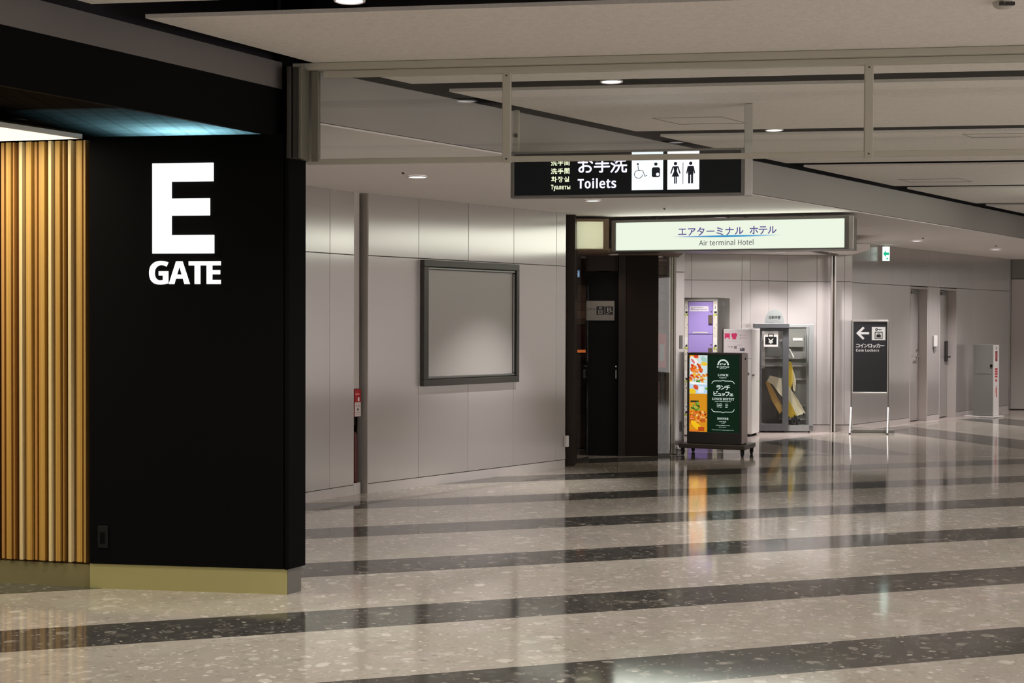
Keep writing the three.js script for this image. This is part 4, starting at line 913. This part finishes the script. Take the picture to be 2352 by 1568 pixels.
/* ------------------------------------------------------------------ coin locker signboard */
{
  const s = thing('locker_signboard', [4.81, 20.12], [5.33, 20.08], 'free-standing dark signboard with arrow reading Coin Lockers on splayed metal legs', 'signboard');
  const W = 0.505, y0 = 0.55, y1 = 1.598;
  const pic = canvas(512, 1060, (g, w, h) => {
    g.fillStyle = '#26272a'; g.fillRect(0, 0, w, h);
    g.strokeStyle = '#e4e4e2'; g.lineWidth = 34; g.lineCap = 'butt'; g.lineJoin = 'miter';
    g.beginPath(); g.moveTo(240, 168); g.lineTo(62, 168); g.stroke(); g.beginPath(); g.moveTo(158, 80); g.lineTo(66, 168); g.lineTo(158, 256); g.stroke();
    g.fillStyle = '#e4e4e2'; g.fillRect(280, 72, 206, 200);
    g.strokeStyle = '#141416'; g.lineWidth = 12; g.strokeRect(330, 152, 108, 96); g.fillStyle = '#141416'; g.fillRect(350, 190, 68, 44); g.lineWidth = 8; g.strokeRect(368, 176, 32, 14);
    g.lineWidth = 12; g.beginPath(); g.arc(352, 112, 14, 0, 7); g.moveTo(366, 112); g.lineTo(430, 112); g.moveTo(400, 112); g.lineTo(400, 124); g.stroke();
    glyphs(g, 'コインロッカー', 36, 322, 68, 62, 10, '#e8e8e6');
    words(g, 'Coin Lockers', 38, 446, 54, '#e8e8e6', 'sans-serif', 'left', 'bold', 356);
  });
  pictured('board', 0.018, W - 0.018, y0 + 0.03, y1 - 0.03, -0.02, 0.002, print(pic, { roughness: 0.5 }), M.charcoal, s, 'charcoal board with white arrow and lettering');
  mesh('frame', [bx(0, W, y1 - 0.03, y1, -0.028, 0.008, 0.006), bx(0, W, y0, y0 + 0.03, -0.028, 0.008, 0.006), bx(0, 0.018, y0 + 0.03, y1 - 0.03, -0.028, 0.008, 0.004), bx(W - 0.018, W, y0 + 0.03, y1 - 0.03, -0.028, 0.008, 0.004)], std({ color: rgb(0.5, 0.48, 0.45), metalness: 0.7, roughness: 0.35 }), s);
  for (const x of [-0.006, W + 0.006]) {
    mesh('upright', rod([x, 0.06, -0.012], [x, y1 - 0.01, -0.012], 0.007), M.greyMetal, s);
    const l = mesh('leg', [rod([x - 0.002, 0.36, 0.0], [x - 0.055, 0.012, 0.24], 0.012), rod([x - 0.002, 0.36, -0.02], [x + 0.045, 0.012, -0.2], 0.011)], M.chrome, s);
    for (const [fx, fz] of [[x - 0.055, 0.24], [x + 0.045, -0.2]]) mesh('leg_foot', cyl(0.016, 0.016, 0.014, fx, 0.007, fz, 14), M.rubber, l);
  }
  mesh('ballast', bx(0.02, W + 0.1, 0.0, 0.045, -0.1, -0.03, 0.006), M.grey, s);
  mesh('stretcher', rod([0, 0.075, -0.012], [W, 0.075, -0.012], 0.007), M.greyMetal, s);
}

/* ------------------------------------------------------------------ white alarm stand at the far right */
{
  const a = 42 * Math.PI / 180, C = [7.93, 23.45], W1 = 0.34;
  const A = [C[0] - Math.cos(a) * W1, C[1] + Math.sin(a) * W1];
  const s = thing('emergency_stand', A, C, 'tall white emergency cabinet with red lettering and grey side by the right wall', 'stand');
  // its broad grey side runs from A to C; the white front turns away to the right
  const H = 1.2;
  mesh('side_panel', bx(0, W1, 0.03, H, -0.012, 0, 0.003), M.grey, s);
  mesh('body', bx(0.004, W1 - 0.002, 0.03, H, -0.26, -0.013, 0.003), M.white, s);
  mesh('door', bx(0.05, W1 - 0.02, 0.72, H - 0.02, 0.001, 0.006, 0.002), M.grey, s);
  mesh('base_plate', bx(-0.12, W1 + 0.06, 0, 0.022, -0.34, 0.08, 0.006), M.white, s);
  const pic = canvas(128, 512, (g, w, h) => {
    g.fillStyle = '#eeeae8'; g.fillRect(0, 0, w, h); g.fillStyle = '#555'; g.beginPath(); g.arc(62, 24, 10, 0, 7); g.fill();
    g.fillStyle = '#8a1a20'; g.fillRect(40, 44, 54, 74); g.fillStyle = '#d0404a'; g.fillRect(50, 60, 20, 40);
    g.fillStyle = '#c8303c'; for (let i = 0; i < 4; i++) g.fillRect(30, 168 + i * 18, 70, 14);
    g.fillRect(44, 248, 44, 18); smudge(g, 40, 290, 50, 90, '#d88890', 3); g.fillStyle = '#c8303c'; g.fillRect(66, 310, 22, 70);
  });
  const f = pictured('front_panel', 0, 0.2, 0.03, H, 0, 0.006, print(pic), M.white, s, 'white front with red lettering');
  f.position.set(W1 + 0.001, 0, -0.02); f.rotation.y = Math.PI / 2;
  mesh('knob', cyl(0.02, 0.02, 0.02, W1 - 0.02, 0.86, 0.017, 16, 'z'), M.black, s);
}

/* ------------------------------------------------------------------ ceiling fittings and lamps */
function downlight(A, h, r, k, label, group, opt = {}) {
  const s = thing('ceiling_downlight', A, null, label, 'downlight', { h, group });
  mesh('rim', new THREE.TorusGeometry(r + 0.006, 0.006, 8, 36).rotateX(Math.PI / 2).translate(0, -0.001, 0), M.white, s);
  mesh('lens', cyl(r, r, 0.006, 0, 0.002, 0, 36), glow(opt.color ?? [1, 0.93, 0.9], opt.glow ?? 3), s);
  const l = new THREE.SpotLight(rgb(...(opt.color ?? [1, 0.94, 0.93])), k, 0, opt.angle ?? 1.05, opt.blend ?? 0.7);
  l.position.set(0, -0.012, 0); l.target.position.set(opt.tx ?? 0, -3, opt.tz ?? 0); l.castShadow = true; l.shadow.radius = r / 0.02 * 0.8;
  s.add(l, l.target);
}
{
  const at = (u, slot) => fromUV(u, SLOT0 + PITCH * slot - 0.19);
  downlight(at(-1.73, 0), CEIL_H + 0.012, 0.062, LUX.slot, 'glowing round downlight in the nearest dark ceiling slot', 'slot downlights', {});
  downlight(at(-0.7, 1), CEIL_H + 0.012, 0.06, LUX.slot, 'glowing round downlight in the slot above the toilet sign');
  downlight(at(0.37, 2), CEIL_H + 0.012, 0.06, LUX.slot, 'glowing round downlight in the third slot right of the sign post');
  for (const [u, s] of [[2.9, 0], [3.9, 1], [4.2, 2], [4.6, 3], [5.6, 4], [-0.4, -1], [2.4, -1], [-1.4, -2], [1.6, -2], [-0.6, -3], [2.5, -3], [0.8, -4.0]]) downlight(at(u, s), CEIL_H + 0.012, 0.06, LUX.slot, 'added unseen round downlight in a ceiling slot', 'slot downlights outside the view');  // unseen downlights added to light the hall
  downlight([-0.755, 11.32], LOW_H - 0.006, 0.07, LUX.low * 0.35, 'glowing round downlight in the low ceiling near the gate block', 'low ceiling downlights');
  downlight([0.762, 13.478], LOW_H - 0.006, 0.07, LUX.low * 2.2, 'glowing round downlight under the hanging toilet sign', undefined, { angle: 0.58, blend: 1, tx: -0.9, tz: -0.29 });
  downlight([5.651, 19.883], LOW_H - 0.006, 0.07, LUX.low * 1.9, 'dim round downlight in the low ceiling above the first door', undefined, { glow: 3 });
  downlight([7.518, 22.139], LOW_H - 0.006, 0.08, LUX.low * 2.2, 'dim round downlight in the low ceiling at the far right', undefined, { glow: 3 });
  downlight([11.2, 24.2], LOW_H - 0.006, 0.07, LUX.low, 'added unseen round downlight deeper in the far passage');  // unseen lamp added to brighten the passage walls
  downlight([9.9, 23.2], LOW_H - 0.006, 0.07, LUX.low, 'added unseen round downlight in the far passage');  // another unseen lamp added for the far wall
  downlight([2.3, 15.75], LOW_H - 0.006, 0.07, LUX.low * 0.5, 'round downlight hidden behind the hotel sign');
  downlight([3.75, 19.85], 2.524, 0.05, LUX.recess * 1.1, 'wall-washing downlight above the glass cabinet', 'recess downlights', { angle: 0.8, blend: 0.9, tz: -0.4 });
  downlight([4.35, 19.75], 2.524, 0.05, LUX.recess * 1.5, 'wall-washing downlight before the bright wall', 'recess downlights', { angle: 0.9, blend: 0.8, tz: -0.9 });
  downlight([2.4, 18.3], 2.524, 0.05, LUX.recess * 0.85, 'added unseen downlight brightening the lilac lockers', 'recess downlights', { angle: 0.5, blend: 1, tx: 0.5, tz: -2.2 });  // unseen spot added and aimed at the locker fronts
  downlight([0.86, 16.95], 2.322, 0.04, 0.6, 'added unseen lamp brightening what shows behind the left side pane', 'added side pane lamps', { color: [1, 0.8, 0.66], glow: 0.6 });  // unseen lamp added to brighten the boards behind the pane
  downlight([1.72, 16.72], 2.322, 0.04, 0.07, 'added unseen lamp brightening what shows behind the right side pane', 'added side pane lamps', { color: [1, 0.8, 0.66], glow: 0.6 });  // likewise added, for the right pane
  downlight([1.15, 16.2], 2.325, 0.045, 1.0, 'small warm downlight in the dark entrance soffit', 'entrance downlights', { color: [1, 0.75, 0.6], glow: 0.6 });
}
for (const [X, d, h, label] of [[-0.844, 10.994, LOW_H, 'small sprinkler head beside the near low-ceiling downlight'], [1.534, 14.371, LOW_H, 'small sprinkler head above the hotel sign'], [5.532, 19.175, LOW_H, 'small sprinkler head beside the far exit sign'], [7.149, 21.034, LOW_H, 'small sprinkler head at the far right low ceiling']]) {
  const s = thing('sprinkler', [X, d], null, label, 'sprinkler', { h });
  mesh('collar', cyl(0.016, 0.022, 0.006, 0, -0.004, 0, 18), M.white, s);
  mesh('head', [cyl(0.008, 0.014, 0.012, 0, -0.013, 0, 12)], M.darkFrame, s);
}
{
  const s = thing('ceiling_speaker', [2.26, 6.57], null, 'small flush ceiling fitting near the top right corner', 'detector', { h: CEIL_H });
  mesh('cover', new THREE.LatheGeometry([[0, -0.03], [0.03, -0.028], [0.045, -0.018], [0.052, 0]].map((p) => new THREE.Vector2(...p)), 28), M.putty, s);
  for (const i of [-1, 0, 1]) mesh('vent', bx(i * 0.024 - 0.01, i * 0.024 + 0.01, -0.024, -0.008, 0.036, 0.05), M.darkFrame, s);
}
{ // the glow along the top of the left wall is the mirror image of a second light-box outside the view
  const A = [6.4, 16.1], B = [6.3, 13.1], s = thing('shop_sign', A, B, 'second long white light-box sign hanging beyond the right edge of the view', 'sign');
  mesh('casing', [bx(0, 3, 2.58, 2.61, -0.2, 0.01), bx(0, 3, 2.95, 2.98, -0.2, 0.01), bx(0, 0.03, 2.61, 2.95, -0.2, 0.01), bx(2.97, 3, 2.61, 2.95, -0.2, 0.01), bx(0.03, 2.97, 2.61, 2.95, -0.2, -0.18)], M.greyMetal, s);
  mesh('sign_face', bx(0.031, 2.969, 2.611, 2.949, -0.02, 0), glow([0.95, 1, 0.86], 0.86), s);
  mesh('hanger', [bx(0.5, 0.53, 2.98, 3.03, -0.1, -0.07), bx(2.4, 2.43, 2.98, 3.03, -0.1, -0.07)], M.steel, s);
  areaLight(s, 2.9, 0.33, 1.5, 2.78, 0.014, LUX.hotel * 0.85, [0.95, 1, 0.86]);
}
/* unseen glowing fill panels added outside the view: they light the hall from the right and from behind */
for (const [A, B, label, k] of [[[8.19, 8.6], [8.19, 3.4], 'added fill light panel beyond the right edge of the view', 1], [[8.19, 2.6], [8.19, -3.2], 'added fill light panel to the right of the viewpoint', 0.45],
  [[8.19, 18.4], [8.19, 13.4], 'added unseen fill light panel opposite the hotel entrance', 0.07], [[12.38, 25], [12.38, 20.5], 'added dim fill light panel in the far passage', 0.1], [[2.4, -8.78], [-6.2, -8.78], 'added wide fill light panel behind the viewpoint', 0.4]]) {
  const s = thing('fill_panel', A, B, label, 'fill light');
  const W = Math.hypot(B[0] - A[0], B[1] - A[1]);
  mesh('frame', [bx(0, W, 0.3, 0.38, 0, 0.06), bx(0, W, 2.62, 2.7, 0, 0.06), bx(0, 0.08, 0.38, 2.62, 0, 0.06), bx(W - 0.08, W, 0.38, 2.62, 0, 0.06)], M.greyMetal, s);
  mesh('glow_face', bx(0.08, W - 0.08, 0.38, 2.62, 0.005, 0.02), glow([1, 0.93, 0.82], 0.3), s);
  areaLight(s, W - 0.2, 2.2, W / 2, 1.5, 0.04, LUX.shop * k, [1, 0.94, 0.925]);
}

renderer.render(scene, camera);
